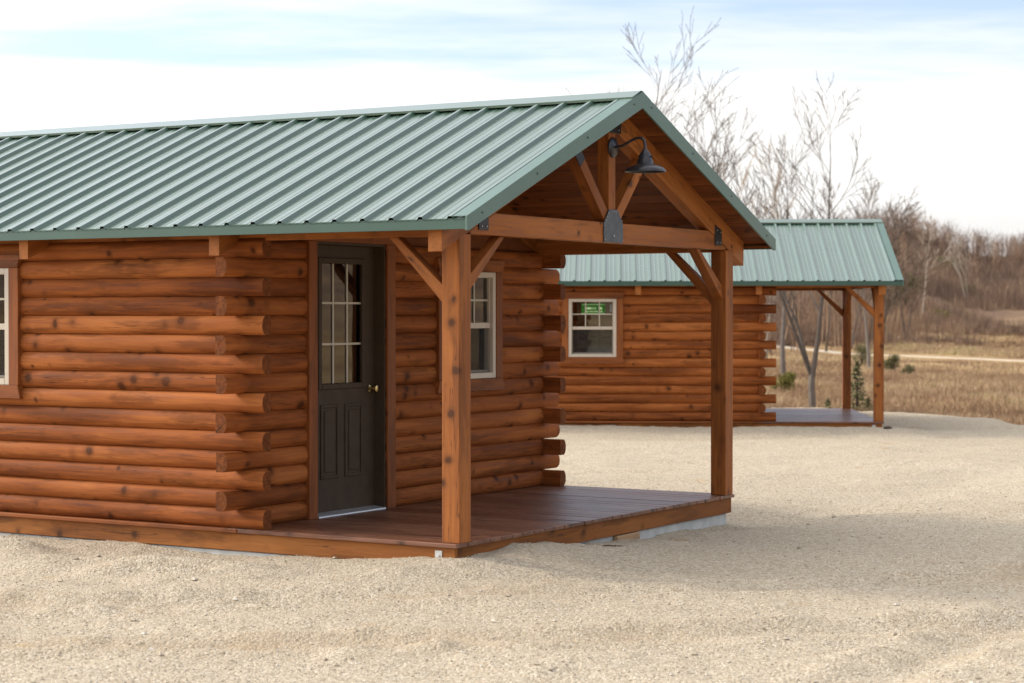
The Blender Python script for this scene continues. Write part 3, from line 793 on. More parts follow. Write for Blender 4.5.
RUTS = ((14.5, 4.0, 12.2), (14.5, 4.0, 13.9), (-6.0, 42.0, 31.9), (-6.0, 42.0, 30.3))
def rut_mask(X, Y):
    m = np.zeros_like(X)
    for (cx0, cy0, rad) in RUTS:
        rd = np.sqrt((X - cx0) ** 2 + (Y - cy0) ** 2) - rad + .12 * vnoise(X * .4, Y * .4, 33)
        m = np.maximum(m, np.exp(-(rd / .34) ** 2) * np.clip(.45 + .6 * vnoise(X * .5, Y * .5, 36) + .35 * vnoise(X * 3, Y * 3, 37), 0, 1))
    return np.clip(m, 0, 1)
def yard_z(X, Y):
    c, s = math.cos(CAB1['rz']), math.sin(CAB1['rz'])
    dx, dy = X - CAB1['loc'][0], Y - CAB1['loc'][1]
    gx = c * dx + s * dy; gy = -s * dx + c * dy
    z = -0.055 * sst(15, 29, Y) - 0.05 * sst(2.2, 2.9, gx) * np.exp(-((gy + 0.15) / 0.5) ** 2)
    # gravel pushed up round the near porch corner and along the walls
    z = z + 0.02 * sst(-0.9, -0.15, gx) * (1 - sst(1.4, 2.6, gx)) * sst(-1.4, -.3, gy) + 0.085 * np.exp(-((gx - 0.45) / 1.0) ** 2 - ((gy + 0.05) / 0.6) ** 2) + 0.03 * np.exp(-((gx + .25) / .45) ** 2 - ((gy - .2) / .5) ** 2)
    d = np.maximum(-gx, 0)
    z = z + 0.115 * np.exp(-((gx + 0.80) / 0.30) ** 2) * sst(0.3, 2.6, gy) * (0.75 + .5 * vnoise(gy * 2.2, gx * 2, 3)) 
    z = z + 0.022 * np.exp(-((gx + 0.1) / 0.45) ** 2) * sst(0.6, 1.6, gy)
    z = z + 0.07 * np.exp(-((gx + 0.80) / 0.40) ** 2) * sst(0.2, 1.4, gy) * vnoise(gx * 4.3 + gy * 1.5, gy * 3.4, 17) * sst(.15, .45, np.abs(gx + .1))
    z = z - 0.05 * np.exp(-((gx + 1.45) / 0.22) ** 2 - ((gy - 2.9) / 1.0) ** 2)
    # tyre lanes and raked ridges in front of the cabin
    ln = np.sin((gx + 0.18 * vnoise(gy * .35, gx * .2, 4)) * 4.6)
    z = z + 0.010 * ln * np.exp(-((gx + 2.6) / 1.5) ** 2)
    z = z + 0.030 * vnoise(X * .28, Y * .34, 1) + 0.026 * vnoise(X * .9, Y * 1.5, 2) + 0.011 * vnoise(X * 2.7, Y * 3.6, 6) + 0.02 * sst(16, 22, Y) * vnoise(X * .6, Y * 1.9, 14)
    # wheel ruts: two sweeping pairs with thrown-up edges
    for (cx0, cy0, rad) in RUTS:
        rd = np.sqrt((X - cx0) ** 2 + (Y - cy0) ** 2) - rad + .12 * vnoise(X * .4, Y * .4, 33)
        fade = .75 + .45 * vnoise(X * .22, Y * .22, 34)
        z = z + fade * (-0.06 * np.exp(-(rd / .15) ** 2) + 0.045 * (np.exp(-((rd - .30) / .10) ** 2) + np.exp(-((rd + .30) / .10) ** 2)) * (.6 + .6 * vnoise(X * 5, Y * 5, 35)))
    rough = np.clip(0.5 + vnoise(X * .5, Y * .8, 12), 0, 1)
    z = z + (0.002 + 0.008 * rough) * np.maximum(vnoise(X * 8.5, Y * 9.5, 7), -.2) + 0.003 * vnoise(X * 17, Y * 19, 8)
    z = z - 0.028   # mean level
    e = edge(X, Y)
    z = z + 0.05 * np.exp(-((e + 0.9) / 0.7) ** 2) * (0.7 + .5 * vnoise(X * .9, Y * .9, 15)) - 0.85 * sst(-0.25, 1.0, e)
    c, s = math.cos(CAB2['rz']), math.sin(CAB2['rz'])
    dx, dy = X - CAB2['loc'][0], Y - CAB2['loc'][1]
    gx2 = c * dx + s * dy; gy2 = -s * dx + c * dy
    z = z + 0.075 * np.exp(-((gx2 + 0.1) / 0.8) ** 2) * sst(-.8, -.1, gy2)
    # keep the gravel below the floors of both cabins
    for cab, zz in ((CAB1, 0.0), (CAB2, 0.0)):
        c, s = math.cos(cab['rz']), math.sin(cab['rz'])
        dx, dy = X - cab['loc'][0], Y - cab['loc'][1]
        gx = c * dx + s * dy; gy = -s * dx + c * dy
        ins = np.minimum(np.minimum(gx, W - gx), np.minimum(gy, BY - gy))
        z = np.where(ins > 0.04, np.minimum(z, cab['loc'][2] - 0.20), z)
    return z

def lines(parts):
    out = []
    for a, b, st in parts:
        out += list(np.arange(a, b, st))
    return np.array(out + [parts[-1][1]])
xs = lines([(-45, -14, 2.0), (-14, -6, .12), (-6, 5.5, .036), (5.5, 12, .09), (12, 45, 1.2)])
ys = lines([(-45, 4, 2.0), (4, 8.6, .12), (8.6, 17.5, .036), (17.5, 24, .06), (24, 39.5, .10)])
GX, GYY = np.meshgrid(xs, ys)
GZ = yard_z(GX, GYY)
nx, ny = len(xs), len(ys)
idx = np.arange(nx * ny).reshape(ny, nx)
F = np.stack([idx[:-1, :-1], idx[:-1, 1:], idx[1:, 1:], idx[1:, :-1]], -1).reshape(-1, 4)
E = edge(GX, GYY).ravel()
keep = (E[F].min(axis=1) < 1.2)
yard = np_mesh('gravel_yard', np.stack([GX.ravel(), GYY.ravel(), GZ.ravel()], 1), F[keep], M['gravel'], tone=rut_mask(GX, GYY).ravel(), smooth=True)
tag(yard, 'pale crushed limestone yard around the cabins', 'gravel yard', kind='structure')

RT = [0, 150, 170, 200, 230, 270, 300, 340, 500, 900, 1600]
ZT = [0, 0, .8, 2.7, 5.4, 9.8, 12.6, 13.8, 12, 8, 4]
def field_z(X, Y):
    e = edge(X, Y)
    r = np.sqrt(X * X + Y * Y); az = np.arctan2(X, np.maximum(Y, 1e-3))
    z = -0.30 - 1.0 * sst(0, 14, e)
    z = np.where(e < -0.3, -0.75, z)
    f = 1.0 - 0.18 * sst(0.19, 0.235, np.arctan2(X, Y)) + 0.16 * np.exp(-((np.arctan2(X, Y) - .185) / .03) ** 2) + 0.10 * sst(.25, .30, np.arctan2(X, Y)) + 0.10 * vnoise(X * .012, Y * .012, 21)
    hill = np.interp(r, RT, ZT) * f
    z = z + hill + 0.10 * vnoise(X * .12, Y * .12, 22) * sst(2, 10, e) + sst(160, 240, r) * (1.1 * vnoise(X * .03, Y * .03, 23) + .45 * vnoise(X * .09, Y * .09, 24))
    return z
angs = np.concatenate([np.arange(-180, -12, 3.0), np.arange(-12, 30, 0.25), np.arange(30, 180.01, 3.0)]) * math.pi / 180
rs = np.concatenate([[0.0], np.geomspace(4, 1600, 330)])
A, RR = np.meshgrid(angs, rs)
FX, FY = RR * np.sin(A), RR * np.cos(A)
FZ = field_z(FX, FY)
na, nr = len(angs), len(rs)
idx = np.arange(na * nr).reshape(nr, na)
F = np.stack([idx[:-1, :-1], idx[1:, :-1], idx[1:, 1:], idx[:-1, 1:]], -1).reshape(-1, 4)
ft = (sst(165, 215, RR + 14 * vnoise(FX * .03, FY * .03, 31))).ravel()
fld = np_mesh('field', np.stack([FX.ravel(), FY.ravel(), FZ.ravel()], 1), F, M['field'], tone=ft, smooth=True)
tag(fld, 'tan dry meadow rising to a brown scrubby hillside', 'field', kind='structure')

# pale track across the meadow, on a low bank
def track(name, p, q, w, lift, label):
    n = 60; V = []
    p, q = np.array(p, float), np.array(q, float)
    d = (q - p) / np.linalg.norm(q - p); s = np.array([d[1], -d[0]])
    for i in range(n + 1):
        c = p + (q - p) * i / n + s * 1.2 * vnoise(i * .13, 3.0, 41)
        for o, dz in ((-w / 2, -.4), (-w / 2, lift), (w / 2, lift), (w / 2, -.4)):
            a = c + s * o
            V.append((a[0], a[1], float(field_z(np.array(c[0]), np.array(c[1]))) + dz))
    F = [(i * 4 + j, i * 4 + j + 1, i * 4 + j + 5, i * 4 + j + 4) for i in range(n) for j in range(3)]
    o = np_mesh(name, V, [f[::-1] for f in F], M['road'], smooth=False)
    return tag(o, label, 'track', kind='structure')
track('track', (17.5, 177), (47, 62), 1.3, 0.03, 'pale gravel track crossing the dry meadow')
track('sand_bank', (45, 178), (64, 165), 3, 0.1, 'pale bare sand strip at the foot of the hill')

# pebbles lying on the gravel
r_ = np.random.default_rng(3)
def pebbles(n):
    px = r_.uniform(-6, 7, n * 3); py = 8.8 + (r_.random(n * 3) ** 1.7) * 12
    e = np.abs(px / py) < .36; px, py = px[e][:n], py[e][:n]
    pz = yard_z(px, py); n = len(px)
    base = np.array([(1, 0, 0), (-1, 0, 0), (0, 1, 0), (0, -1, 0), (0, 0, 1), (0, 0, -1)], float)
    tri = np.array([(0, 2, 4), (2, 1, 4), (1, 3, 4), (3, 0, 4), (2, 0, 5), (1, 2, 5), (3, 1, 5), (0, 3, 5)])
    sz = 0.004 + 0.006 * r_.random(n) ** 3 + 0.014 * (r_.random(n) > .994)
    V = base[None] * sz[:, None, None] * r_.uniform(.6, 1.35, (n, 6, 3))
    a = r_.uniform(0, 6.28, n); ca, sa = np.cos(a), np.sin(a)
    x = V[..., 0] * ca[:, None] - V[..., 1] * sa[:, None]; y = V[..., 0] * sa[:, None] + V[..., 1] * ca[:, None]
    V = np.stack([x + px[:, None], y + py[:, None], V[..., 2] * .7 + pz[:, None] + sz[:, None] * .3], -1)
    F = tri[None] + (np.arange(n) * 6)[:, None, None]
    t = np.repeat(np.clip(r_.normal(.55, .25, n), 0, 1), 6)
    return np_mesh('loose_gravel', V.reshape(-1, 3), F.reshape(-1, 3), M['pebble'], tone=t)
tag(pebbles(26000), 'loose small limestone chips scattered over the yard', 'gravel', kind='stuff')

# ------------------------------------------------------------------ grass and scrub (nobody could count it)
def blades(name, px, py, pz, hgt, nb, spread, wid, tone, mat, lean=0.5, r=r_):
    n = len(px); tot = n * nb
    bx = np.repeat(px, nb) + r.normal(0, 1, tot) * np.repeat(spread, nb); by = np.repeat(py, nb) + r.normal(0, 1, tot) * np.repeat(spread, nb)
    bz = np.repeat(pz, nb); h = np.repeat(hgt, nb) * r.uniform(.45, 1.1, tot); w = np.repeat(wid, nb)
    a = r.uniform(0, 6.283, tot); la = r.uniform(0, 6.283, tot); ll = np.abs(r.normal(0, lean, tot)) * h
    tx, ty = bx + np.cos(la) * ll, by + np.sin(la) * ll
    V = np.empty((tot, 3, 3))
    V[:, 0] = np.stack([bx - np.cos(a) * w, by - np.sin(a) * w, bz], 1)
    V[:, 1] = np.stack([bx + np.cos(a) * w, by + np.sin(a) * w, bz], 1)
    V[:, 2] = np.stack([tx, ty, bz + h], 1)
    F = np.arange(tot * 3).reshape(-1, 3)
    t = np.clip(np.repeat(tone, nb) + r.normal(0, .10, tot), 0, 1)
    return np_mesh(name, V.reshape(-1, 3), F, mat, tone=np.repeat(t, 3))
n = 60000
az = r_.uniform(-.04, .36, n); rr = 33 * (185 / 33) ** r_.random(n)
gx, gy = rr * np.sin(az), rr * np.cos(az)
e = edge(gx, gy); k = (e > 0.15)
# keep the track clear
P0, P1 = np.array((17.5, 177.)), np.array((47., 62.)); dd = (P1 - P0) / np.linalg.norm(P1 - P0)
td = np.abs((gx - P0[0]) * dd[1] - (gy - P0[1]) * dd[0]); k &= ~((td < 3.6) | ((td < 13) & (rr > 60) & (gy < P0[1] + (gx - P0[0]) * dd[1] / dd[0]) & (r_.random(n) < .75)))
gx, gy, rr, e = gx[k], gy[k], rr[k], e[k]
gz = field_z(gx, gy)
patch = vnoise(gx * .10, gy * .05, 51) * .5 + vnoise(gx * .35, gy * .2, 52) * .35
patch = patch + .35 * vnoise(gx * .8, gy * .25, 53)
tone = np.clip(.50 + .62 * patch + r_.normal(0, .14, len(gx)), 0, .93)
tone = np.where(r_.random(len(gx)) < .012, 1.0, tone)
hg = (.10 + .17 * r_.random(len(gx)) + .34 * np.clip(patch, 0, 1)) * np.where(e < 2, .55, 1)
tag(blades('dry_grass', gx, gy, gz - .03, hg, 12, .16 + rr * .0016, .006 + rr * .00013, tone, M['grass']), 'tan dry meadow grass beyond the gravel yard', 'grass', kind='stuff')
n = 15000
az = r_.uniform(-.06, .36, n); rr = r_.uniform(160, 335, n)
gx, gy = rr * np.sin(az), rr * np.cos(az); gz = field_z(gx, gy)
patch = vnoise(gx * .045, gy * .03, 61) + .5 * vnoise(gx * .12, gy * .1, 62)
k = patch > -.35 + .22 * (1 - sst(160, 180, rr)); gx, gy, gz, rr, patch = gx[k], gy[k], gz[k], rr[k], patch[k]
tone = np.clip(.45 + .35 * vnoise(gx * .06, gy * .05, 63) + r_.normal(0, .16, len(gx)), 0, 1)
hg = r_.uniform(.5, 2.3, len(gx)) * np.clip(.55 + (rr - 165) / 90, .4, 1)
tag(blades('hillside_scrub', gx, gy, gz - .05, hg, 34, hg * .28, .022 + 0 * hg, tone, M['scrub'], lean=.42), 'brown leafless scrub covering the far hillside', 'scrub', kind='stuff')
# brown weeds along the lip of the yard
n = 2600
t = r_.uniform(0, 1, n); gx = 5.0 + 10 * t; gy = 38.0 - 14 * t + r_.uniform(-1.5, 4.5, n); e = edge(gx, gy); k = (e > .05 + .5 * r_.random(n)) & (e < 5)
gx, gy = gx[k], gy[k]; gz = field_z(gx, gy)
tag(blades('roadside_weeds', gx, gy, gz - .05, r_.uniform(.12, .5, len(gx)) * (.6 + .6 * np.clip(vnoise(gx * .7, gy * .7, 55), -.5, 1)), 14, .12 + 0 * gx, .007 + 0 * gx, np.clip(r_.normal(.35, .2, len(gx)), 0, .9), M['grass'], lean=.3), 'tall brown weeds along the edge of the gravel', 'weeds', kind='stuff')

# ------------------------------------------------------------------ trees
def grow(seed, H, r0, spread=0.5, forks=(0.25, 0.9), nbr=9, leader=True, levels=3, up=0.35, stems=1, fork_h=None):
    """returns (trunk tubes, twig tubes): lists of (points, radii)"""
    q = random.Random(seed); trunk = []; twig = []
    def limb(p, d, L, r, lev):
        n = max(3, int(5 - lev)) + (2 if lev == 0 else 0)
        pts = [p.copy()]; rad = [r]
        kids = []
        for i in range(n):
            d = (d + Vector((q.gauss(0, .055 + .02 * lev), q.gauss(0, .055 + .02 * lev), q.gauss(0, .05) + .07 * up))).normalized()
            p = p + d * (L / n)
            pts.append(p.copy()); f = (i + 1) / n
            rad.append(max(r * (1 - .97 * f ** .8), .004))
            kids.append((p.copy(), d.copy(), f, rad[-1]))
        (trunk if lev <= 1 else twig).append((pts, rad))
        if lev >= levels: return
        m = nbr if lev == 0 else max(3, int(nbr * (.60 if lev == 1 else .30)))
        for j in range(m):
            f = forks[0] + (forks[1] - forks[0]) * (j + q.random()) / m if lev == 0 else .18 + .8 * (j + q.random()) / m
            i = min(int(f * n), n - 1); f2 = f * n - i
            pp = pts[i].lerp(pts[i + 1], f2); rr = rad[i] + (rad[i + 1] - rad[i]) * f2
            a = q.uniform(0, 6.283); ang = q.uniform(.5, .95) * spread * (1.5 if lev == 0 else 1.35)
            dd = kids[i][1]; o = dd.orthogonal().normalized(); o.rotate(__import__('mathutils').Quaternion(dd, a))
            nd = (dd * math.cos(ang) + o * math.sin(ang)); nd.z += up * .25; nd.normalize()
            LL = L * (q.uniform(.30, .50) * (1.2 - .75 * f) if lev == 0 else q.uniform(.36, .62) * (1.1 - .4 * f))
            limb(pp, nd, LL, max(rr * q.uniform(.45, .7), .0045), lev + 1)
    for s in range(stems):
        d = Vector((q.gauss(0, .03 if stems == 1 else .16), q.gauss(0, .03 if stems == 1 else .16), 1)).normalized()
        if fork_h:
            limb(Vector((q.gauss(0, .03), q.gauss(0, .03), fork_h - .05)), d, (H - fork_h) * (1 if s == 0 else q.uniform(.65, .85)), r0 * (1 if s == 0 else .75), 0); continue
        limb(Vector((0, 0, -0.15)) + Vector((q.gauss(0, .06 * (stems > 1)), q.gauss(0, .06 * (stems > 1)), 0)), d, (H + .15) * (1 if s == 0 else q.uniform(.7, .95)) , r0 * (1 if s == 0 else .8), 0)
    if fork_h: trunk.append(([Vector((.05, 0, -.2)), Vector((.02, .01, fork_h * .3)), Vector((-.02, 0, fork_h * .7)), Vector((0, 0, fork_h))], [r0 * 1.5, r0 * 1.3, r0 * 1.2, r0 * 1.05]))
    if stems == 1:      # lean the whole tree back over its foot
        tip = max((p for a, _ in trunk for p in a), key=lambda p: p.z).copy()
        for a, _ in trunk + twig:
            for p in a:
                k = p.z / tip.z; p.x -= tip.x * k; p.y -= tip.y * k
    elif fork_h:
        tip = max((p for a, _ in trunk for p in a), key=lambda p: p.z).copy()
        for a, _ in trunk + twig:
            for p in a:
                k = max(0.0, (p.z - fork_h) / (tip.z - fork_h)); p.x -= (tip.x - .45) * k; p.y -= tip.y * k
    return trunk, twig

TREES = []
def tree(name, ix, Y, ytop, r0, label, cat='tree', mat='bark', seed=0, group='leafless trees behind the cabins', **kw):
    """ix: picture column of the trunk, Y: distance, ytop: picture row of the tip"""
    X = (ix - 512) / 2007 * Y
    zb = float(field_z(np.array(X), np.array(float(Y))))
    H = 1.71 + (313 - ytop) / 2007 * Y - zb
    root = empty(name, (X, Y, zb))
    tk, tw = grow(seed, H, r0, **kw)
    top = max(p.z for a, _ in tk + tw for p in a)
    s = H / top
    a = MB()
    for pts, rad in tk: a.tube([p * s for p in pts], rad, 7, cap=False)
    a.build('trunk', M[mat], root, smooth=True)
    b = MB()
    for pts, rad in tw: b.tube([p * s for p in pts], [max(x, .0075 * Y / 60) for x in rad], 3, cap=False)
    if tw: b.build('crown', M[mat], root)
    tag(root, label, cat, group)
    TREES.append(root)
    return root
tree('bare_tree', 628, 56, 12, .11, 'tallest leafless tree, rising straight behind the near cabin\'s gable peak', seed=12, nbr=11, spread=.5, forks=(.3, .99))
tree('bare_tree', 703, 60, 66, .10, 'leafless tree leaning right beside the near cabin\'s right roof slope', seed=5, nbr=9, spread=.45, forks=(.35, .99))
tree('bare_tree', 812, 57, 70, .085, fork_h=1.5, stems=3, label='grey forked leafless tree standing behind the far cabin\'s porch', seed=23, nbr=11, spread=.52, forks=(.2, .99), mat='bark')
tree('bare_tree', 783, 95, 128, .15, 'pale leafless tree between far cabin\'s log wall and its porch posts', seed=31, nbr=11, spread=.42, forks=(.3, .99), mat='bark')
tree('bare_tree', 869, 100, 178, .11, 'thin grey tree trunk standing just left of far cabin\'s front post', seed=37, nbr=8, spread=.4, forks=(.45, .95))
tree('bare_tree', 748, 80, 150, .09, 'slim leafless tree just right of the near cabin\'s lower roof corner', seed=41, nbr=10, spread=.4, forks=(.3, .99), mat='bark_white')
tree('bare_tree', 765, 110, 138, .11, 'slim pale tree showing above the middle of the far roof\'s left part', seed=43, nbr=10, spread=.4, forks=(.3, .99), mat='bark_white')
tree('bare_tree', 728, 90, 118, .09, 'thin leafless sapling right beside the near cabin\'s right rake', seed=47, nbr=10, spread=.38, forks=(.3, .99), mat='bark')
tree('bare_tree', 690, 95, 105, .09, 'faint slender tree behind the leaning tree at the near roof', seed=53, nbr=10, spread=.38, forks=(.4, .99), mat='bark')
tree('bare_tree', 620, 100, 84, .09, 'faint leafless tree top peeking over the near ridge left of the peak', seed=59, nbr=10, spread=.45, forks=(.5, .97), mat='bark')
tree('bare_tree', 967, 214, 232, .15, 'pale birch-like tree standing alone low on the far hillside', seed=61, nbr=9, spread=.3, stems=2, forks=(.35, .99), mat='bark_white')
tree('bare_tree', 845, 130, 168, .10, 'dark twiggy tree behind the far ridge near its right end', seed=67, nbr=11, spread=.45, stems=2, forks=(.25, .99), mat='bark_dark')
tree('bare_tree', 879, 150, 186, .11, 'brown bushy tree above the far roof\'s right corner', seed=71, nbr=11, spread=.5, stems=2, forks=(.25, .99), mat='bark_dark')
tree('bare_tree', 906, 165, 200, .11, 'brown leafless tree on the slope just right of the far roof', seed=73, nbr=11, spread=.5, stems=2, forks=(.25, .99), mat='bark_dark')
tree('bare_tree', 826, 150, 172, .10, 'small brown tree behind the grey forked tree', seed=79, nbr=11, spread=.45, forks=(.25, .99), mat='bark_dark')
tree('bare_tree', 922, 190, 208, .12, 'pale slim tree on the hillside right of the far roof', seed=83, nbr=9, spread=.4, forks=(.4, .99), mat='bark_white')

# far ridge and thicket behind: reads as one mass
def woods(name, pts, label, mat, seed):
    V = []; Fc = []; T = []; q = np.random.default_rng(seed); base = 0
    for (x, y, h) in pts:
        z = float(field_z(np.array(x), np.array(y))); nb = 70
        t = q.normal(.45, .2)
        p0 = np.stack([x + q.normal(0, .10 * h, nb), np.full(nb, y) + q.normal(0, .10 * h, nb), z + h * q.uniform(.12, .72, nb)], 1)
        d = np.stack([q.normal(0, .42, nb), q.normal(0, .42, nb), q.uniform(.5, 1, nb)], 1); d /= np.linalg.norm(d, axis=1)[:, None]
        L = h * q.uniform(.14, .34, nb)
        w = .010 + .013 * q.random(nb); w = w * (y / 200)
        p0[:3, :2] = np.array((x, y)) + q.normal(0, .3, (3, 2)); p0[:3, 2] = z - .1; d[:3] = np.array((0, 0, 1.0)) + q.normal(0, .08, (3, 3)) * np.array((1, 1, 0)); L[:3] = h * q.uniform(.7, 1.0, 3); w[:3] = .05
        a = q.uniform(0, 6.283, nb); s = np.stack([np.cos(a), np.sin(a), 0 * a], 1) * w[:, None]
        v = np.stack([p0 - s, p0 + s, p0 + d * L[:, None]], 1).reshape(-1, 3)
        V.append(v); Fc.append(np.arange(nb * 3).reshape(-1, 3) + base); base += nb * 3
        T.append(np.full(nb * 3, np.clip(t, 0, 1)))
    o = np_mesh(name, np.concatenate(V), np.concatenate(Fc), mat, tone=np.concatenate(T))
    return tag(o, label, 'woodland', kind='stuff')
P = []
for i in range(560):
    az = rng.uniform(-.02, .36); y = rng.uniform(285, 350)
    P.append((y * math.tan(az), y, rng.uniform(3.0, 5.6)))
woods('ridge_woodland', P, 'leafless brown woodland along the hilltop skyline', M['scrub'], 5)
P = []
for i in range(150):
    ix = rng.uniform(735, 935); y = rng.uniform(150, 235)
    P.append(((ix - 512) / 2007 * y, y, rng.uniform(3.5, 8.5) * (1 - .35 * (ix > 890))))
for i in range(70):
    ix = rng.uniform(900, 1060); y = rng.uniform(210, 290)
    P.append(((ix - 512) / 2007 * y, y, rng.uniform(2.5, 5.5)))
for i in range(60):
    ix = rng.uniform(640, 800); y = rng.uniform(120, 200)
    P.append(((ix - 512) / 2007 * y, y, rng.uniform(5, 10)))
woods('thicket', P, 'dense leafless thicket on the slope behind the far cabin', M['scrub'], 6)

# evergreens and bushes
def conifer(name, ix, Y, h, r, label, mat='needle', group='small evergreens in the meadow', seed=0, cat='evergreen'):
    X = (ix - 512) / 2007 * Y
    zb = float(field_z(np.array(X), np.array(float(Y))))
    root = empty(name, (X, Y, zb)); q = random.Random(seed)
    mb = MB(); mb.tube([(0, 0, -.1), (0.01, 0, h * .5), (0, 0, h * .97)], [r * .10, r * .06, .006], 6); mb.build('trunk', M['bark_dark'], root)
    V = []; F = []; T = []
    nl = 16
    for i in range(nl):
        f = i / (nl - 1); z = h * (.08 + .90 * f); rad = r * (1 - f) ** .85 * q.uniform(.75, 1.12) + .03 * r
        m = int(9 - 4 * f)
        for j in range(m):
            a = 6.283 * (j + q.random()) / m; L = rad * q.uniform(.7, 1.15)
            tip = Vector((math.cos(a) * L, math.sin(a) * L, z - L * .22 + q.uniform(-.02, .05) * h))
            for kx in range(5):
                g = q.uniform(.15, 1); c = Vector((0, 0, z)).lerp(tip, g)
                dv = Vector((q.gauss(0, 1), q.gauss(0, 1), q.gauss(.2, .8))).normalized() * r * .26 * q.uniform(.6, 1.2)
                sv = dv.orthogonal().normalized() * r * .055
                b = len(V); V += [c - sv, c + sv, c + dv]; F.append((b, b + 1, b + 2)); t = q.random(); T += [t] * 3
    o = np_mesh('crown', [tuple(v) for v in V], F, M[mat], tone=T); o.parent = root
    tag(root, label, cat, group)
    return root
conifer('spruce_sapling', 857, 41.5, 1.22, .42, 'tallest young spruce at the yard edge between the far porch posts', seed=1)
conifer('spruce_sapling', 868, 40.5, .42, .28, 'low spruce seedling at the far cabin\'s front post', seed=2)
conifer('spruce_sapling', 828, 41.0, .42, .26, 'low spruce seedling left of the far cabin\'s back post', seed=3)
def bush(name, ix, Y, h, r, label, mat, seed, cat='bush', group=None):
    X = (ix - 512) / 2007 * Y
    zb = float(field_z(np.array(X), np.array(float(Y))))
    root = empty(name, (X, Y, zb)); q = random.Random(seed)
    mb = MB()
    for i in range(5):
        a = q.uniform(0, 6.283); mb.tube([(0, 0, -.1), (math.cos(a) * r * .3, math.sin(a) * r * .3, h * .7)], [.04 * h / 2, .01], 5)
    mb.build('stems', M['bark_dark'], root)
    V = []; F = []; T = []
    lobes = [(Vector((q.uniform(-.6, .6) * r, q.uniform(-.6, .6) * r, h * q.uniform(.25, .75))), q.uniform(.3, .6) * r) for _ in range(9)]
    for i in range(1500):
        c0, rr = q.choice(lobes); d = Vector((q.gauss(0, 1), q.gauss(0, 1), q.gauss(0, 1))).normalized() * rr * q.random() ** .4
        c = c0 + d; c.z = max(c.z, .02)
        u = Vector((q.gauss(0, 1), q.gauss(0, 1), q.gauss(0, 1))).normalized() * r * .11; v = u.orthogonal().normalized() * r * .05
        b = len(V); V += [c - v, c + v, c + u]; F.append((b, b + 1, b + 2)); t = q.random(); T += [t] * 3
    o = np_mesh('foliage', [tuple(v) for v in V], F, M[mat], tone=T); o.parent = root
    tag(root, label, cat, group)
    return root
bush('green_bush', 783, 76, 1.0, .55, 'yellow-green bush at the foot of the pale tree behind far log wall', 'leaf_olive', 11)
bush('green_bush', 938, 190, 1.1, 1.3, 'yellow-green bush at the foot of the hillside', 'leaf_olive', 12)
bush('evergreen_bush', 902, 200, 4.4, 2.4, 'dark olive evergreen on the slope beside the far roof corner', 'leaf_dark', 13)
bush('evergreen_bush', 945, 262, 2.4, 2.0, 'dark evergreen high on the hillside left of the lone pale tree', 'needle', 14)
bush('evergreen_bush', 970, 218, 2.2, .8, 'small dark evergreen tucked behind the lone pale tree', 'needle', 15)
bush('cedar_bush', 861, 108, 1.45, .62, 'dark cedar just below the pale track between the porch posts', 'needle', 24, 'evergreen', 'small evergreens in the meadow')
bush('cedar_bush', 893, 100, .95, .58, 'dark round cedar in the meadow right of the far cabin', 'needle', 25, 'evergreen', 'small evergreens in the meadow')
bush('cedar_bush', 909, 96, .42, .38, 'tiny dark seedling in the meadow right of the round cedar', 'needle', 26, 'evergreen', 'small evergreens in the meadow')
# dark stone by the far post
mb = MB(); mb.lathe((0, 0, 0), [(0.0, -.03), (.10, -.02), (.13, .01), (.09, .04), (.03, .055), (0, .055)], (0, 0, 1), 9)
st = mb.build('stone', M['bark_dark'], None, smooth=True); sx, sy_ = (888 - 512) / 2007 * 29.9, 29.9
st.location = (sx, sy_, float(yard_z(np.array(sx), np.array(sy_))) + .01); st.scale = (.55, .5, .5)
tag(st, 'small dark stone on the gravel beside the far cabin\'s front post', 'stone')

mb = MB(); mb.tube([(-.10, 0, .008), (-.03, .012, .016), (.05, .004, .012), (.12, .02, .008)], [.004, .006, .005, .003], 6)
mb.tube([(.02, .006, .013), (.06, -.03, .02)], [.004, .002], 5)
tw = mb.build('twig', M['bark_dark'], None); _x, _y = (612 - 512) / 2007 * 14.35, 14.35
tw.location = (_x, _y, float(yard_z(np.array(_x), np.array(_y))))
tag(tw, 'short dark twig lying on the gravel before the near porch edge', 'twig')
# vapour trail
def trail():
    k = NT('vapour')
    k.t.nodes.remove(k.b)
    tr = k.n('ShaderNodeBsdfTransparent'); df = k.n('ShaderNodeBsdfTranslucent'); df.inputs[0].default_value = (.95, .95, .95, 1)
    d2 = k.n('ShaderNodeBsdfDiffuse'); d2.inputs[0].default_value = (.95, .95, .95, 1)
    ad = k.n('ShaderNodeMixShader'); k.l(df.outputs[0], ad.inputs[1]); k.l(d2.outputs[0], ad.inputs[2])
    lw = k.n('ShaderNodeLayerWeight'); lw.inputs[0].default_value = .35
    mx = k.n('ShaderNodeMixShader'); f = k.math('MULTIPLY', k.math('SUBTRACT', 1.0, lw.outputs['Facing']), 0.7)
    k.l(f, mx.inputs[0]); k.l(tr.outputs[0], mx.inputs[1]); k.l(ad.outputs[0], mx.inputs[2]); k.l(mx.outputs[0], k.out.inputs[0])
    D = 4500.0
    def at(ix, iy): return ((ix - 512) / 2007 * D, D, 1.71 + (313 - iy) / 2007 * D)
    mb = MB(); pts = [at(-160, 52), at(-60, 33), at(0, 21.5), at(50, 11.5), at(100, 1.0), at(160, -13), at(260, -40)]
    mb.tube(pts, [6, 6, 5.5, 5, 4.5, 3.5, 2], 12)
    o = mb.build('vapour_trail', k.m, None, smooth=True)
    return tag(o, 'thin white vapour trail across the sky\'s top left corner', 'vapour trail', kind='stuff')
trail()

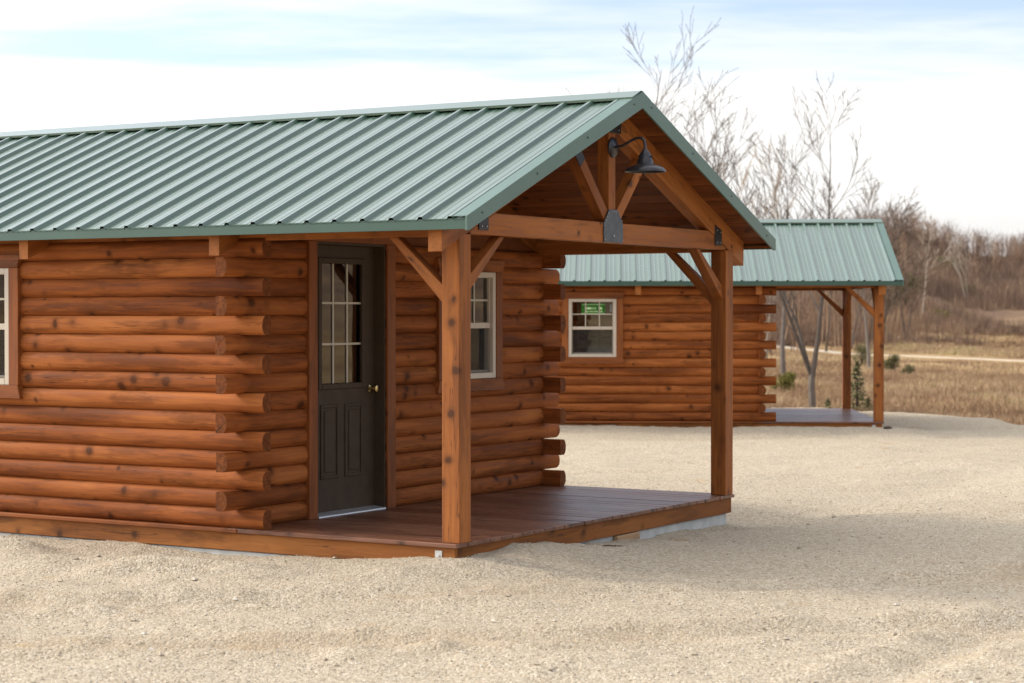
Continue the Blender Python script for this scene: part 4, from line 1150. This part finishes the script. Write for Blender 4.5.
# ------------------------------------------------------------------ light, sky, camera
SUN_EL = R(30); sdx, sdy = -0.96, 0.28
wd = bpy.data.worlds.new('World'); scene.world = wd; wd.use_nodes = True
nt = wd.node_tree; nt.nodes.clear()
def N(kind): return nt.nodes.new(kind)
out = N('ShaderNodeOutputWorld'); sky = N('ShaderNodeTexSky'); sky.sky_type = 'NISHITA'; sky.sun_disc = False
sky.sun_elevation = SUN_EL; sky.sun_rotation = math.atan2(sdx, sdy); sky.air_density = 1.0; sky.dust_density = 0.3; sky.ozone_density = 3.0
b1 = N('ShaderNodeBackground'); b1.inputs[1].default_value = 0.15; tint = N('ShaderNodeMix'); tint.data_type = 'RGBA'; tint.blend_type = 'MULTIPLY'; tint.inputs[0].default_value = 1; nt.links.new(sky.outputs[0], tint.inputs[6]); tint.inputs[7].default_value = (1.02, .94, .985, 1); nt.links.new(tint.outputs[2], b1.inputs[0])
tc = N('ShaderNodeTexCoord'); sp = N('ShaderNodeSeparateXYZ'); nt.links.new(tc.outputs['Generated'], sp.inputs[0])
def wm(op, a, b=None, clamp=False):
    m = N('ShaderNodeMath'); m.operation = op; m.use_clamp = clamp
    for i, v in enumerate((a, b)):
        if v is None: continue
        if isinstance(v, (int, float)): m.inputs[i].default_value = v
        else: nt.links.new(v, m.inputs[i])
    return m.outputs[0]
den = wm('ADD', wm('MAXIMUM', sp.outputs[2], 0.0), 0.06)
cx_, cy_ = wm('DIVIDE', sp.outputs[0], den), wm('DIVIDE', sp.outputs[1], den)
cb = N('ShaderNodeCombineXYZ'); nt.links.new(cx_, cb.inputs[0]); nt.links.new(cy_, cb.inputs[1])
def wn(scale, detail, sx, sy, off):
    mp = N('ShaderNodeMapping'); mp.inputs['Scale'].default_value = (sx, sy, 1); mp.inputs['Location'].default_value = (off, off * .7, 0)
    nt.links.new(cb.outputs[0], mp.inputs[0])
    n_ = N('ShaderNodeTexNoise'); n_.inputs['Scale'].default_value = scale; n_.inputs['Detail'].default_value = detail; n_.inputs['Roughness'].default_value = .58
    nt.links.new(mp.outputs[0], n_.inputs['Vector']); return n_.outputs['Fac']
n1 = wn(1.0, 4, .55, 1.0, 3.1); n2 = wn(1.0, 5, .7, 1.25, 8.4)
def mr(v, a, b, c=0., d=1.):
    m = N('ShaderNodeMapRange'); m.interpolation_type = 'SMOOTHSTEP'; nt.links.new(v, m.inputs[0])
    for i, q in enumerate((a, b, c, d)): m.inputs[i + 1].default_value = q
    return m.outputs[0]
wob = wm('ADD', sp.outputs[2], wm('MULTIPLY', wm('SUBTRACT', n1, .5), 0.085))
open_ = mr(wob, .108, .132)                       # clear above the low cloud bank
gap = mr(n2, .36, .62)                            # streaks of thin cloud inside the clear part
blue = wm('MULTIPLY', open_, wm('ADD', wm('MULTIPLY', gap, .40), .42))
b2 = N('ShaderNodeBackground'); b2.inputs[0].default_value = (1.0, .985, .965, 1)
vd = N('ShaderNodeVectorMath'); vd.operation = 'DOT_PRODUCT'; nt.links.new(tc.outputs['Generated'], vd.inputs[0])
_sv = Vector((sdx * math.cos(SUN_EL), sdy * math.cos(SUN_EL), math.sin(SUN_EL))).normalized(); vd.inputs[1].default_value = _sv
glow = wm('POWER', wm('MAXIMUM', vd.outputs['Value'], 0.0), 5.0)       # thin cloud is brighter round the sun
nt.links.new(wm('ADD', wm('ADD', .76, wm('MULTIPLY', wm('MAXIMUM', sp.outputs[2], 0.0), 1.45)), wm('MULTIPLY', glow, 8.0)), b2.inputs[1]) if False else nt.links.new(wm('MULTIPLY', wm('ADD', wm('ADD', .76, wm('MULTIPLY', wm('MAXIMUM', sp.outputs[2], 0.0), 1.45)), wm('MULTIPLY', glow, 8.0)), mr(n1, .3, .7, .93, 1.03)), b2.inputs[1])
mx = N('ShaderNodeMixShader'); nt.links.new(blue, mx.inputs[0]); nt.links.new(b2.outputs[0], mx.inputs[1]); nt.links.new(b1.outputs[0], mx.inputs[2])
nt.links.new(mx.outputs[0], out.inputs[0])

sl = bpy.data.lights.new('sun', 'SUN'); sl.energy = 2.1; sl.angle = R(10); sl.color = (1.0, .92, .80)
so = bpy.data.objects.new('sun', sl); COL.objects.link(so)
d = Vector((sdx * math.cos(SUN_EL), sdy * math.cos(SUN_EL), math.sin(SUN_EL))).normalized()
so.rotation_euler = d.to_track_quat('Z', 'Y').to_euler(); so.location = (-20, 10, 20)

cam = bpy.data.cameras.new('camera'); co = bpy.data.objects.new('camera', cam); COL.objects.link(co)
cam.sensor_width = 36; cam.lens = 36 * 2007 / 1024; cam.clip_start = .1; cam.clip_end = 9000
co.location = (0, 0, 1.71); co.rotation_euler = (R(90) - math.atan(28.5 / 2007), 0, 0)
cam.dof.use_dof = True; cam.dof.focus_distance = 14.6; cam.dof.aperture_fstop = 3.6
scene.camera = co
vs = scene.view_settings
vs.view_transform = 'Standard'; vs.look = 'None'; vs.gamma = 1; vs.use_curve_mapping = False; vs.exposure = 0.37
scene.render.resolution_x, scene.render.resolution_y = 1024, 683
